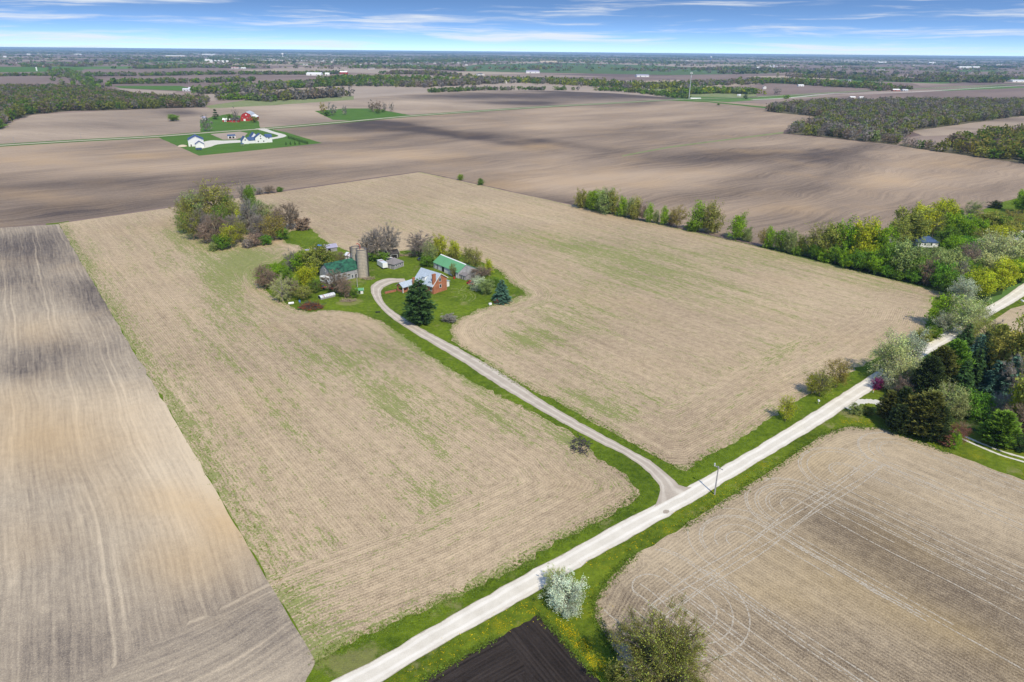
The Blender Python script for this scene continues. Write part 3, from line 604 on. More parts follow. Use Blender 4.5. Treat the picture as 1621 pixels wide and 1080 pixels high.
#SECTION_TREES
# ---------------------------------------------------------------- trees
def segs_mesh(name, A, B, ra, rb, mat, n=4):
    A = np.array(A); B = np.array(B); ra = np.array(ra); rb = np.array(rb); d = B-A; d /= np.maximum(np.linalg.norm(d, axis=1), 1e-6)[:,None]
    h = np.where(np.abs(d[:,2:3]) < .9, np.array([[0,0,1.]]), np.array([[1.,0,0]])); u = np.cross(d, h); u /= np.linalg.norm(u, axis=1)[:,None]; v = np.cross(d, u)
    V = np.zeros((len(A), 2*n, 3))
    for i in range(n):
        t = 2*math.pi*i/n; w_ = u*math.cos(t)+v*math.sin(t); V[:,i] = A+w_*ra[:,None]; V[:,n+i] = B+w_*rb[:,None]
    b = np.arange(len(A))[:,None]*2*n
    F = np.concatenate([b+np.array([[i,(i+1)%n,n+(i+1)%n,n+i]]) for i in range(n)])
    return np_mesh(name, V.reshape(-1,3), F, mat)
def unit(v): return v/np.maximum(np.linalg.norm(v, axis=-1, keepdims=True), 1e-9)
def cards(C, sx, sy, rng, nrm=None, nbias=0.):
    """small leaf-sized quads, random facing; returns V, F"""
    n = len(C); a = unit(rng.normal(size=(n,3))+ (nrm*nbias if nrm is not None else 0)); b = unit(np.cross(a, rng.normal(size=(n,3)))); c = np.cross(a, b)
    sx = np.asarray(sx)*np.ones(n)/2; sy = np.asarray(sy)*np.ones(n)/2
    V = np.stack([C-b*sx[:,None]-c*sy[:,None]*.3, C-c*sy[:,None]+b*sx[:,None]*.2, C+b*sx[:,None]+c*sy[:,None]*.3, C+c*sy[:,None]-b*sx[:,None]*.2], 1)
    return V.reshape(-1,3), np.arange(n*4).reshape(n,4)
def leaf_cols(n, rng, vary=.3, hue=.12, clump=None):
    k = 1+rng.uniform(-vary, vary, n)
    if clump is not None: k = k*clump
    h = rng.normal(0, hue, n); return np.clip(np.c_[k*(1+h), k, k*(1-h*.5)], .1, 3.)
def broadleaf(seed, form='round', leaf=1., nleaf=4200, lsize=.34, twigs=600, bark='bark', tall=.5, base=.22, nl=26, lod=1.):
    """unit tree: 10 m high, 8 m across. returns (trunk mesh, crown mesh)"""
    rng = np.random.RandomState(seed); H = 10.; Rr = 4.
    A, B, ra, rb = [], [], [], []
    def poly(pts, r0, r1):
        k = len(pts)-1
        for i in range(k):
            A.append(pts[i]); B.append(pts[i+1]); ra.append(r0+(r1-r0)*i/k); rb.append(r0+(r1-r0)*(i+1)/k)
    zc = H*(base+1)/2; rz = H*(1-base)/2
    stems = 1 if form != 'shrub' else 6
    top = H*(.62 if form == 'round' else .9); tips = []
    tr = []
    for s_ in range(stems):
        x = y = 0.; pts = [np.array((0,0,-.1))]
        lean = rng.normal(0, .12 if stems == 1 else .5, 2)
        for i in range(1, 6): x += lean[0]*.5+rng.normal(0,.12); y += lean[1]*.5+rng.normal(0,.12); pts.append(np.array((x,y,top*i/5)))
        r0 = .26 if stems == 1 else .09
        poly(pts, r0, .06); tr.append(pts)
    # limbs reach for targets spread through an uneven crown
    for i in range(nl):
        ph = i*2.39996+rng.uniform(-.4,.4); cz = 1-2*(i+.5)/nl; cz = cz*.95+rng.uniform(-.1,.1); cz = max(-.75 if form != 'shrub' else -.9, min(1, cz))
        cr_ = math.sqrt(max(0, 1-cz*cz)); rr = rng.choice([rng.uniform(.5,.8), rng.uniform(.85,1.12)])
        wprof = 1. if form != 'upright' else .82
        T = np.array((math.cos(ph)*cr_*Rr*rr*wprof, math.sin(ph)*cr_*Rr*rr*wprof, zc+cz*rz*rng.uniform(.8,1.0)))
        P_ = tr[i % stems]; q = min(.98, max(.25 if form != 'shrub' else .05, (T[2]/top)*.55+rng.uniform(-.12,.1))); k = q*5; j = int(min(4, k)); st = P_[j]+(P_[j+1]-P_[j])*(k-j)
        mid = st*.5+T*.5+np.array((0,0,.06*H*(1 if form == 'round' else -.6)))*rng.uniform(.3,1.); mid[:2] += rng.normal(0,.25,2)
        bz = [st*(1-t)**2+2*mid*t*(1-t)+T*t*t for t in np.linspace(0,1,5)]; poly(bz, .10 if stems == 1 else .05, .025)
        nsub = int(9*lod)
        for s2 in range(nsub):
            t = rng.uniform(.3,1.); p = st*(1-t)**2+2*mid*t*(1-t)+T*t*t
            out = unit(np.array((p[0], p[1], (p[2]-zc)*.6+.8)))*.7+rng.normal(0,.65,3); q2 = p+out*rng.uniform(.5,1.35)
            A.append(p); B.append(q2); ra.append(.032); rb.append(.012); tips.append((q2, i))
    C = np.array([t[0] for t in tips]); cid = np.array([t[1] for t in tips])
    Ctr = np.array((0,0,zc))
    Vt = []; Ft = []; ct = []; nb = 0
    if twigs:
        j = rng.randint(0, len(C), twigs); p = C[j]+rng.normal(0,.12,(twigs,3)); o = unit(unit((p-Ctr)*np.array((1,1,.7)))+np.array((0,0,.35))+rng.normal(0,.55,(twigs,3)))
        L = rng.uniform(.5,1.15,twigs)[:,None]; sd = unit(np.cross(o, rng.normal(size=(twigs,3))))*.022*(1.6 if leaf < .5 else 1.)
        V = np.stack([p-sd-o*.3, p+sd-o*.3, p+o*L+sd*.3, p+o*L-sd*.3], 1).reshape(-1,3); Vt.append(V); Ft.append(np.arange(twigs*4).reshape(-1,4)); nb += twigs*4
        k = np.repeat(rng.uniform(.6,1.2,twigs), 4); ct.append(np.c_[k*.75,k*.62,k*.9] if leaf >= .5 else np.c_[k,k,k])
    if nleaf:
        br = rng.uniform(.72,1.28,nl); j = rng.randint(0, len(C), nleaf); p = C[j]+rng.normal(0,.42,(nleaf,3)); nr = unit(p-Ctr+1e-6)
        V, F = cards(p, lsize*rng.uniform(.6,1.3,nleaf), lsize*rng.uniform(.6,1.3,nleaf), rng, nr, .9); V[:,2] = np.maximum(V[:,2], .05)
        Vt.append(V); Ft.append(F+nb); ct.append(np.repeat(leaf_cols(nleaf, rng, .28, .07, br[cid[j]]), 4, 0))
    tm = segs_mesh('trunk', A, B, ra, rb, M[bark], 4 if lod < 1 else 5)
    cm = np_mesh('crown', np.concatenate(Vt), np.concatenate(Ft), M['leaf'], {'col': np.concatenate(ct)})
    return tm, cm
def conifer(seed, form='spruce', lod=1.):
    """unit conifer 10 m high, 5 m across at the foot"""
    rng = np.random.RandomState(seed); A=[(0,0,-.1)]; B=[(0,0,9.8)]; ra=[.16]; rb=[.02]; C=[]; D=[]; K=[]
    nw = int((26 if form == 'spruce' else 34)*lod)
    for i in range(nw):
        t = (i+rng.uniform(-.3,.3))/nw; z = .5+9.3*t
        if form == 'spruce': R = 2.5*(1-t)**.8*rng.uniform(.78,1.12)+.08
        elif form == 'pine': R = 2.6*math.sin(min(1., (1-t)*1.15+.06)*math.pi/2)*rng.uniform(.7,1.15)*(.75 if t < .12 else 1)+.1
        else: R = 2.5*math.sin(min(1,(1-t)*1.25)*math.pi/2)**.7*rng.uniform(.8,1.1)+.1
        nb = int((8 if form != 'cedar' else 11)*(1 if R > .8 else .7))
        for b in range(nb):
            ph = rng.uniform(0, 2*math.pi); rr = R*rng.uniform(.75,1.12); droop = (-.28 if form == 'spruce' else .12 if form == 'pine' else .55)
            tip = np.array((math.cos(ph)*rr, math.sin(ph)*rr, z+droop*rr*rng.uniform(.6,1.2))); st = np.array((0,0,z)); A.append(st); B.append(tip); ra.append(.03); rb.append(.01)
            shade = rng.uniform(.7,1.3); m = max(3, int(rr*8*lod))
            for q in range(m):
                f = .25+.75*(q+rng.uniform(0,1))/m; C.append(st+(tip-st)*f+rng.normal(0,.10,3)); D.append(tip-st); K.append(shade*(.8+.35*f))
    C = np.array(C); D = unit(np.array(D)); K = np.array(K); rep = 3; C = np.repeat(C, rep, 0); D = np.repeat(D, rep, 0); K = np.repeat(K, rep); n = len(C)
    up = np.array((0,0,1.)); side = unit(np.cross(D, up)+rng.normal(0,.35,(n,3))); dr = unit(D+side*rng.uniform(-1.2,1.2,n)[:,None]+rng.normal(0,.25,(n,3))+ (np.array((0,0,.5)) if form == 'cedar' else 0))
    wv_ = unit(np.cross(dr, rng.normal(size=(n,3))*.5+up)); L = rng.uniform(.35,.62,n)[:,None]/(lod**.5); W_ = rng.uniform(.05,.10,n)[:,None]/lod
    V = np.stack([C-wv_*W_, C+wv_*W_, C+dr*L+wv_*W_*.5, C+dr*L-wv_*W_*.5], 1).reshape(-1,3); V[:,2] = np.maximum(V[:,2], .1)
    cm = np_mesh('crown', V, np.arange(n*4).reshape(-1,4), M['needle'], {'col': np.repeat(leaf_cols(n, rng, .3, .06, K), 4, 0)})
    return segs_mesh('trunk', A, B, ra, rb, M['barkdark'], 4), cm
PR = {}
PR['leaf'] = [(broadleaf(s, 'round', nleaf=6500, lsize=.36, twigs=300), 8.) for s in (1,2,3,4)]
PR['sparse'] = [(broadleaf(s, 'round', nleaf=3000, lsize=.26, twigs=1500), 8.) for s in (11,12,13)]
PR['bare'] = [(broadleaf(s, 'round', leaf=.2, nleaf=0, twigs=3800, base=.25, nl=30), 8.) for s in (21,22,23)]
PR['upright'] = [(broadleaf(s, 'upright', nleaf=4200, lsize=.34, twigs=900, base=.06, nl=30), 7.) for s in (31,32,33)]
PR['pale'] = [(broadleaf(s, 'round', nleaf=5200, lsize=.26, twigs=900, bark='barkpale', nl=34, base=.15), 8.) for s in (41,42)]
PR['shrub'] = [(broadleaf(s, 'shrub', nleaf=4200, lsize=.5, twigs=600, base=.0, nl=22), 8.) for s in (51,52)]
PR['barepale'] = [(broadleaf(s, 'round', leaf=.2, nleaf=500, lsize=.2, twigs=3000, bark='barkpale', base=.2, nl=28), 8.) for s in (61,)]
PR['hero'] = [(broadleaf(71, 'round', nleaf=11000, lsize=.14, twigs=7000, base=.12, nl=46, lod=1.6), 8.)]
PR['blossom'] = [(broadleaf(81, 'shrub', nleaf=9000, lsize=.24, twigs=700, base=.02, nl=30), 8.)]
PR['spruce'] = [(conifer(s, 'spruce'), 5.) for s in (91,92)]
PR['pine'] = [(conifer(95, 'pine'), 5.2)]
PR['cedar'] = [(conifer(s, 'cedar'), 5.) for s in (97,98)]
PR['far'] = [(broadleaf(s, 'round', nleaf=420, lsize=1.05, twigs=120, base=.12, nl=14, lod=.4), 8.) for s in (101,102,103,104)]
PR['farbare'] = [(broadleaf(s, 'round', leaf=.2, nleaf=260, lsize=.8, twigs=700, base=.12, nl=14, lod=.5), 8.) for s in (111,112,113)]
PR['farcon'] = [(conifer(121, 'spruce', .35), 5.)]
CO = dict(bright=(.23,.38,.022), yellow=(.40,.44,.028), olive=(.28,.30,.06), green=(.15,.26,.03), sage=(.27,.34,.11), pale=(.46,.50,.20), brown=(.31,.235,.165), grey=(.33,.295,.25),
          orange=(.33,.29,.06), dark=(.055,.105,.032), blue=(.08,.155,.105), silver=(.47,.52,.34), white=(.58,.65,.47), purple=(.20,.02,.11), red=(.24,.11,.07), vivid=(.14,.29,.03), bronze=(.12,.125,.03), black=(.055,.08,.026))
WORD = dict(bright='bright green', yellow='yellow-green', olive='olive green', green='mid green', sage='sage green', pale='pale yellowish', brown='brown leafless', grey='grey leafless', orange='orange-tinted', dark='dark green',
            blue='blue-green', silver='silvery pale', white='white blossoming', purple='deep purple', red='reddish brown', vivid='vivid green', bronze='bronze-green', black='blackish green')
rt = random.Random(3)
def plant(kind, loc, h, wd_, col, label, group=None, name='tree', cat='tree', vary=.12):
    (tm, cm), uw = rt.choice(PR[kind]); e = thing(name, label, cat, (loc[0], loc[1], .03), rt.uniform(0, 6.28), group)
    e.scale = (wd_/uw, wd_/uw, h/10.)
    a = link('trunk', tm, e); b = link('crown', cm, e); k = (1.0 if kind.startswith('far') else 1.16)*(1+rt.uniform(-vary, vary)); c = CO[col] if isinstance(col, str) else col
    b.color = (c[0]*k*(1+rt.uniform(-vary,vary)*.5), c[1]*k, c[2]*k, 1); return e
ORD = 'first second third fourth fifth sixth seventh eighth ninth tenth eleventh twelfth thirteenth fourteenth fifteenth sixteenth seventeenth eighteenth nineteenth twentieth twenty-first twenty-second twenty-third twenty-fourth twenty-fifth twenty-sixth twenty-seventh twenty-eighth twenty-ninth thirtieth'.split()
def stand(area, rows, group):
    """rows: (x, top, bottom, width, kind, colour[, own label]) in picture points; trees are named by look, then by their order from the left"""
    cnt = {}
    for r in sorted(rows, key=lambda r: r[0]):
        x, top, bot, wp, kind, col = r[:6]; h = height_for(x, bot, top)*.97; wm = width_for(x, bot, wp)
        shrub = kind in ('shrub','blossom') or h < 3.5
        noun = {'spruce':'spruce','pine':'pine','cedar':'cedar'}.get(kind, 'shrub' if shrub else 'tree')
        base = WORD[col]+' '+noun; k = cnt.get(base, 0); cnt[base] = k+1
        n_same = sum(1 for q in rows if q[5] == col and len(q) < 7)
        lab = r[6] if len(r) > 6 else f'{ORD[k]} {base} from the left {area}'
        nm = {'spruce':'spruce_tree','pine':'pine_tree','cedar':'cedar_tree'}.get(kind, 'shrub' if shrub else 'tree')
        plant(kind, G(x, bot), h, wm, col, lab, group, nm, 'shrub' if shrub else 'tree')
stand('in the hedgerow', [
 (729,275,285.5,9,'upright','bright','small lone green tree on the hedge line nearest the far field corner'),(761,282,293,10,'upright','green','small dark green tree on the hedge line, second from the far field corner'),
 (921,300,329,22,'upright','olive'),(935,303,330,18,'upright','bright'),(944,297,334,26,'upright','bright'),(958,297,338,28,'upright','sage'),(970,301,339,22,'upright','olive'),(986,310,343,19,'upright','bright'),(998,314,345,16,'upright','sage'),(1006,312,348,18,'upright','olive'),
 (1016,322,350,13,'sparse','brown'),(1027,322,352,14,'upright','bright'),(1038,333,353,11,'upright','sage'),(1051,326,356,14,'upright','bright'),(1062,338,356,12,'shrub','brown'),(1072,325,361,26,'sparse','orange'),
 (1104,320,366,27,'upright','bright','broad bright green tree standing free in the hedgerow left of the round one'),(1125,321,369,30,'upright','olive','tall olive green tree leaning on the bright one in the hedgerow'),(1093,350,366,16,'shrub','green','low green shrub at the foot of the free standing hedgerow tree'),
 (1166,337,379,30,'upright','bright','round bright green tree standing alone in the hedgerow gap'),(1183,360,383,13,'upright','sage','small pale green tree just right of the lone round tree')], 'trees in the hedgerow')
stand('in the tree belt beside the stubble field', [
 (1207,361,391,17,'sparse','orange'),(1217,358,393,17,'upright','bright'),(1235,361,397,24,'upright','green'),(1251,362,401,20,'upright','sage'),(1266,372,403,18,'upright','olive'),(1278,370,406,20,'sparse','green'),(1296,352,409,42,'sparse','olive'),(1315,351,412,36,'leaf','olive'),
 (1336,348,414,42,'leaf','bright'),(1361,345,420,48,'leaf','yellow'),(1388,359,424,38,'leaf','bright'),(1322,388,417,28,'leaf','green'),(1355,394,427,30,'leaf','vivid'),(1340,396,424,26,'leaf','bright'),(1376,398,430,30,'leaf','green'),(1408,376,402,17,'blossom','silver'),
 (1290,385,410,22,'leaf','green'),(1305,392,414,22,'shrub','bright'),(1261,388,404,16,'shrub','green'),(1371,385,425,28,'leaf','yellow')], 'trees in the belt beside the field')
stand('round the blue-roofed house', [
 (1418,345,392,36,'leaf','olive'),(1434,330,386,50,'leaf','olive'),(1456,320,378,38,'leaf','yellow'),(1491,313,362,36,'leaf','yellow'),(1475,330,378,28,'sparse','olive'),(1506,338,377,36,'leaf','bright'),(1524,345,379,30,'leaf','bright'),(1542,346,380,36,'leaf','bright'),
 (1538,318,346,24,'pale','sage'),(1563,335,364,40,'leaf','olive'),(1584,340,366,30,'leaf','green'),(1601,331,360,32,'sparse','orange'),(1618,302,338,30,'leaf','bright'),(1576,318,330,17,'shrub','black'),(1514,331,347,20,'leaf','green'),
 (1386,398,434,28,'leaf','bright'),(1404,385,436,34,'leaf','green'),(1428,378,441,46,'leaf','sage'),(1448,400,444,30,'leaf','green'),(1464,385,438,32,'sparse','sage'),(1466,410,452,26,'bare','brown'),(1494,392,452,42,'leaf','sage'),(1484,415,456,34,'leaf','vivid'),(1524,382,438,36,'sparse','brown'),
 (1570,366,428,56,'pale','pale'),(1592,372,436,50,'pale','pale'),(1612,385,440,40,'leaf','pale'),(1556,398,446,40,'leaf','pale'),(1545,424,470,48,'leaf','yellow'),(1584,410,458,42,'leaf','yellow'),(1606,408,446,36,'leaf','bright'),(1520,440,480,40,'pale','silver'),(1504,432,468,34,'leaf','green'),
 (1530,410,450,34,'leaf','green'),(1508,372,404,34,'leaf','bright'),(1530,372,402,34,'leaf','vivid'),(1550,362,398,34,'sparse','olive'),(1500,360,392,30,'leaf','green'),(1576,355,385,34,'leaf','yellow'),(1440,392,412,26,'leaf','sage'),(1468,395,414,24,'leaf','bright'),(1486,392,416,24,'leaf','sage'),(1600,350,378,30,'leaf','olive'),(1402,418,438,24,'leaf','vivid'),(1419,425,442,22,'shrub','green'),(1446,428,448,24,'leaf','vivid'),(1512,412,456,26,'bare','grey'),(1630,355,400,40,'leaf','bright'),(1650,330,380,50,'leaf','green'),(1660,370,420,50,'leaf','yellow')], 'trees round the blue-roofed house')
stand('at the corner where hedgerow meets road', [
 (1489,463,518,44,'upright','bright','dense bright green tree at the field corner casting a shadow on the stubble'),(1524,468,532,50,'pale','pale','pale leafed tree overhanging the road at the field corner'),(1492,492,524,32,'pale','silver','silvery small tree in front of the dense bright green one'),
 (1545,484,520,36,'pale','sage'),(1403,526,600,56,'pale','pale','large pale silver tree overhanging the road left of the cedars'),(1434,522,598,44,'pale','silver','silvery tree rising behind the large pale roadside tree'),(1424,562,618,52,'pale','pale','lower pale tree drooping over the road by the purple shrub'),(1410,590,618,30,'pale','silver'),
 (1552,505,552,42,'sparse','olive'),(1570,508,548,26,'bare','grey'),(1462,520,540,24,'shrub','olive'),(1475,515,535,22,'shrub','green')], 'trees at the road corner')
stand('in the wood right of the gravel road', [
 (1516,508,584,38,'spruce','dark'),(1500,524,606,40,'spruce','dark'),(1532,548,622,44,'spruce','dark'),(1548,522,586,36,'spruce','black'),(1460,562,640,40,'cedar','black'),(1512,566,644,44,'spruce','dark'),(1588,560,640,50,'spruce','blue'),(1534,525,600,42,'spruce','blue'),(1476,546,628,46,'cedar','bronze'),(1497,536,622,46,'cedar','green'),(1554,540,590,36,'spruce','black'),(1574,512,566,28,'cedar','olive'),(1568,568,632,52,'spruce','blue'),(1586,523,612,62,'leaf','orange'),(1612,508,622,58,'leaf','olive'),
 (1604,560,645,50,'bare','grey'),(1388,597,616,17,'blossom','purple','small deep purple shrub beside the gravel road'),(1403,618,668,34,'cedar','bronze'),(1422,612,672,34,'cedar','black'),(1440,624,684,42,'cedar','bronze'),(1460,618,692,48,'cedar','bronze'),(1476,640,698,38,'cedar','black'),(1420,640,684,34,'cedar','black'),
 (1490,604,652,52,'pale','sage'),(1513,618,662,25,'upright','pale','slim pale green tree with fresh leaves in the middle of the wood'),(1541,617,662,40,'upright','vivid'),(1577,650,705,46,'cedar','green'),(1582,620,668,40,'barepale','grey'),(1612,603,682,46,'leaf','yellow'),(1606,638,694,44,'bare','brown'),(1632,560,690,60,'leaf','olive'),
 (1512,670,702,32,'sparse','red'),(1496,680,702,30,'shrub','red'),(1509,684,710,17,'upright','bright','small light green sapling beside the two-track lane'),(1613,690,714,22,'shrub','dark'),(1430,596,634,32,'sparse','brown'),(1450,598,640,30,'spruce','dark'),(1470,640,668,30,'shrub','sage'),(1640,520,600,60,'leaf','green'),
 (1355,640,655,20,'shrub','sage','low grey-green weedy shrubs in the bed beside the lane entrance'),(1373,643,655,18,'shrub','olive','low olive weeds between the lane entrance and the cedars')], 'trees in the wood by the road')
stand('along the gravel road', [
 (1297,584,627,40,'sparse','olive','broad olive green roadside tree with visible limbs at the field edge'),(1284,592,624,24,'sparse','yellow','lighter yellow-green stems on the left of the olive roadside tree'),(1322,567,614,34,'sparse','orange','orange-tinted tree joined to the right of the olive roadside tree'),
 (1243,627,666,27,'sparse','yellow','thin yellow-green young tree at the field edge above the gravel road'),
 (895,916,964,58,'blossom','white','round white blossoming shrub on the grass below the gravel road'),(880,902,934,42,'barepale','pale','thin pale twiggy shrub between the white blossom and the road'),
 (1042,985,1112,128,'hero','olive','large thinly leafed olive tree at the bottom edge of the picture'),(975,1050,1085,30,'shrub','olive','yellowish bush at the left foot of the big bottom tree')], 'roadside trees')
stand('in the grove by the stubble field', [
 (341,286,350,62,'sparse','olive','largest tree of the grove, a wide domed yellow-olive oak'),(311,300,354,40,'sparse','sage'),(296,312,360,26,'sparse','olive'),(292,334,370,26,'sparse','green'),(307,330,380,32,'sparse','olive'),(323,332,378,28,'bare','grey'),(345,340,386,36,'bare','brown'),
 (365,354,392,29,'sparse','yellow'),(352,370,395,24,'leaf','green'),(339,382,397,15,'shrub','sage'),(353,322,366,34,'sparse','green'),(374,316,362,32,'sparse','olive'),(371,340,378,26,'bare','grey'),(385,331,370,20,'leaf','yellow'),(387,290,328,13,'bare','grey'),(399,291,332,17,'leaf','green'),
 (397,316,372,32,'bare','grey'),(410,312,364,30,'sparse','sage'),(427,320,362,26,'sparse','sage'),(434,337,380,38,'sparse','orange'),(459,322,363,36,'bare','brown'),(480,345,364,24,'shrub','brown'),(447,360,379,22,'leaf','green'),(405,368,389,28,'sparse','brown'),(421,372,388,18,'leaf','vivid'),(393,379,392,18,'shrub','grey'),
 (328,352,386,26,'sparse','brown'),(315,345,374,24,'sparse','grey'),(380,348,384,26,'sparse','olive'),(413,340,376,26,'bare','grey'),(302,320,355,26,'leaf','green'),(442,332,366,24,'bare','brown'),(362,305,350,30,'sparse','green'),
 (427,294,306,19,'bare','brown'),(411,297,308,14,'bare','grey'),(443,296,304,10,'shrub','green')], 'trees in the grove')
stand('left of the barn', [
 (418,420,456,26,'bare','brown','brown bare round tree at the left tip of the farmyard'),(440,418,444,28,'leaf','bright'),(448,438,477,34,'barepale','pale','pale bare tree with a whitish trunk at the left edge of the yard'),(487,421,458,33,'leaf','yellow','broad yellow-green tree in the middle of the yard left of the old trucks'),(478,398,430,27,'leaf','bright'),
 (503,388,434,44,'leaf','olive','big olive green tree behind the old trucks'),(526,397,424,28,'sparse','olive'),(540,399,416,18,'bare','brown'),(464,397,430,20,'bare','grey'),(480,452,474,32,'sparse','olive'),(534,428,463,36,'bare','brown','wide brown bare tree in front of the barn'),(548,442,471,24,'bare','brown'),(562,455,471,15,'leaf','green'),
 (430,430,458,26,'bare','brown'),(459,440,472,24,'bare','brown'),(500,440,464,22,'sparse','green'),(517,404,432,26,'leaf','green'),(492,396,420,24,'leaf','yellow'),(452,424,446,22,'leaf','green')], 'trees left of the barn')
stand('behind the farm buildings', [
 (597,362,413,31,'bare','grey'),(614,356,406,36,'bare','grey'),(582,372,410,24,'bare','grey'),(600,395,413,28,'shrub','green'),(662,368,406,38,'bare','grey','spreading grey bare tree behind the parked dark car'),(681,378,420,24,'sparse','sage'),(697,371,405,26,'upright','yellow'),(720,380,411,23,'upright','yellow'),(716,390,414,18,'upright','olive'),
 (741,388,424,22,'sparse','olive'),(752,392,428,24,'sparse','olive'),(774,409,434,15,'upright','yellow'),(764,422,438,28,'bare','brown'),(717,416,439,11,'sparse','olive','thin young tree against the green-roofed shed wall'),(677,403,422,22,'leaf','green','dark green shrub left of the green-roofed shed'),
 (757,438,459,27,'blossom','silver','white blossoming bush at the right end of the green-roofed shed'),(771,443,466,24,'leaf','sage','pale green bush between the white blossom and the spruce'),(781,438,454,20,'leaf','green'),(794,441,478,31,'spruce','blue','short broad dark spruce at the right edge of the lawn'),
 (665,439,512,47,'pine','dark','tall dark pine standing in front of the brick house'),(711,496,509,22,'shrub','grey','grey tangled brush at the edge of the lawn below the house'),(788,473,481,9,'shrub','red','tiny reddish bush at the foot of the broad spruce'),(750,432,447,16,'bare','grey')], 'trees behind the farm buildings')
stand('beside the two far farms', [
 (275,181,192,17,'leaf','green','round dark green bush alone in the field left of the red barn'),(342,170,189,11,'farcon','dark','dark narrow tree behind the red barn lawn'),(328,181,208,18,'farbare','grey','grey bare tree by the far road below the red barn'),(374,170,194,9,'farbare','grey','tall grey tree in front of the red barn'),
 (364,180,193,13,'far','green'),(403,183,194,14,'far','olive'),(512,161,181,12,'farbare','orange'),(527,163,183,14,'farbare','grey'),(546,166,182,9,'farbare','grey'),(518,174,184,14,'far','green'),(590,159,177,14,'farbare','brown'),(599,159,179,13,'farbare','brown'),(609,162,176,7,'farbare','grey'),
 (620,161,177,8,'farbare','grey'),(598,172,180,9,'far','green'),(607,172,178,7,'far','green'),(1180,146,157,8,'farcon','dark','dark spruce by the far road near the radio mast'),(1230,138,150,12,'farbare','grey','lone bare tree in the brown field right of the mast'),(1137,163,167,5,'far','green'),(1244,150,157,12,'far','bright')], 'trees by the far farms')
for i in range(13):
    f = i/12; x = 457+30*f; y = 219.5+9*f
    plant('farcon', G(x, y), 4.2, 2.2, 'dark', 'small dark evergreen in the row on the white farm lawn', 'evergreens in the row on the white farm lawn', 'young_evergreen')
for x, y in ((453,230),(460,229.6),(467,229.2),(474,229)):
    plant('farcon', G(x, y), 4.0, 2.4, 'dark', 'small dark evergreen in the front row at the lawn edge', 'evergreens in the front row on the white farm lawn', 'young_evergreen')
# --- woods: the near rank is planted tree by tree, the mass behind is one object each
def scatter(poly, n, rng, mind=0.):
    R = np.array([G(*p) for p in poly]); x0, y0 = R.min(0); x1, y1 = R.max(0); out = []
    while len(out) < n:
        q = rng.uniform((x0,y0),(x1,y1),(n*3,2)); q = q[inside(q, [tuple(r) for r in R])]; out += list(q)
        if len(q) == 0: break
    return np.array(out[:n])
def lowcrowns(name, P, Hs, Ws, cols, label, cat, nl=80, kind='stuff', mat='leaf'):
    """many small far trees joined: leaf clumps round an uneven crown plus a stem"""
    rng = np.random.RandomState(len(P)); n = len(P); u = unit(rng.normal(size=(n*nl,3))); u[:,2] = u[:,2]*.95+.05; rr = rng.uniform(.55,1.08,(n*nl,1))
    sc = np.repeat(np.c_[Ws/2, Ws/2, Hs*.5], nl, 0); c = np.repeat(np.c_[P, Hs*.52], nl, 0); C = c+u*rr*sc
    sz = np.repeat(Ws*(.30 if nl < 60 else .17), nl)*rng.uniform(.6,1.4,n*nl); V, F = cards(C, sz, sz, rng, u, 1.2); V[:,2] = np.maximum(V[:,2], .3)
    col = np.repeat(cols*rng.uniform(.85,1.15,(n,1)), nl, 0)*rng.uniform(.8,1.2,(n*nl,1)); col = np.repeat(col, 4, 0)
    # stems
    w_ = (Ws*.035)[:,None]; z0 = np.zeros(n); S1 = np.stack([np.c_[P-w_*[1,0], z0], np.c_[P+w_*[1,0], z0], np.c_[P+w_*[.6,0], Hs*.6], np.c_[P-w_*[.6,0], Hs*.6],
                                                   np.c_[P-w_*[0,1], z0], np.c_[P+w_*[0,1], z0], np.c_[P+w_*[0,.6], Hs*.6], np.c_[P-w_*[0,.6], Hs*.6]], 1).reshape(-1,3)
    V = np.r_[V, S1]; F = np.r_[F, np.arange(n*8).reshape(-1,4)+len(C)*4]; col = np.r_[col, np.tile((.13,.11,.09), (n*8,1))]
    o = link(name, np_mesh(name, V, F, M[mat], {'col': col})); o.color = (1,1,1,1)
    return tag(o, label, cat, kind=kind)
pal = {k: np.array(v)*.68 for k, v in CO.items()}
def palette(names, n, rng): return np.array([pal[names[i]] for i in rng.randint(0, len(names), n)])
def wood(poly, n_near, n_mass, hh, ww, names, label_n, label_m, group, kinds=('far','farbare'), area=None):
    rng = np.random.RandomState(n_mass+5); P = scatter(poly, n_near+n_mass, rng)
    d = np.hypot(P[:,0], P[:,1]); edge = dist_poly(P, [tuple(G(*p)) for p in poly]); P = P[np.argsort(d)]
    kept = []; rest = []
    for p in P:
        if len(kept) < n_near and all(abs(p[0]-q[0])+abs(p[1]-q[1]) > ww*.75 for q in kept[-60:]): kept.append(p)
        else: rest.append(p)
    for p in kept:
        c = rt.choice(names); k = 'farbare' if c in ('grey','brown') else 'far'
        plant(k, p, rt.uniform(.75,1.15)*hh, rt.uniform(.85,1.25)*ww, c, label_n, group, vary=.18)
    rest = np.array(rest); n = len(rest)
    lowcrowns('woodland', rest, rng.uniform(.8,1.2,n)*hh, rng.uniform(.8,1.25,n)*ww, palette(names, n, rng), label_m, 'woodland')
wood([(-70,214),(0,205),(16,192),(50,182),(110,176),(167,175),(253,172),(322,170),(330,163),(300,161),(270,160),(215,156),(190,152),(150,146),(120,142),(0,142),(-90,146)], 44, 2600, 14, 14,
     ['olive','olive','brown','grey','green','brown','olive','green'], 'tree at the near edge of the wide wood on the left', 'wide mixed wood behind the tan field on the left', 'trees at the edge of the left wood')
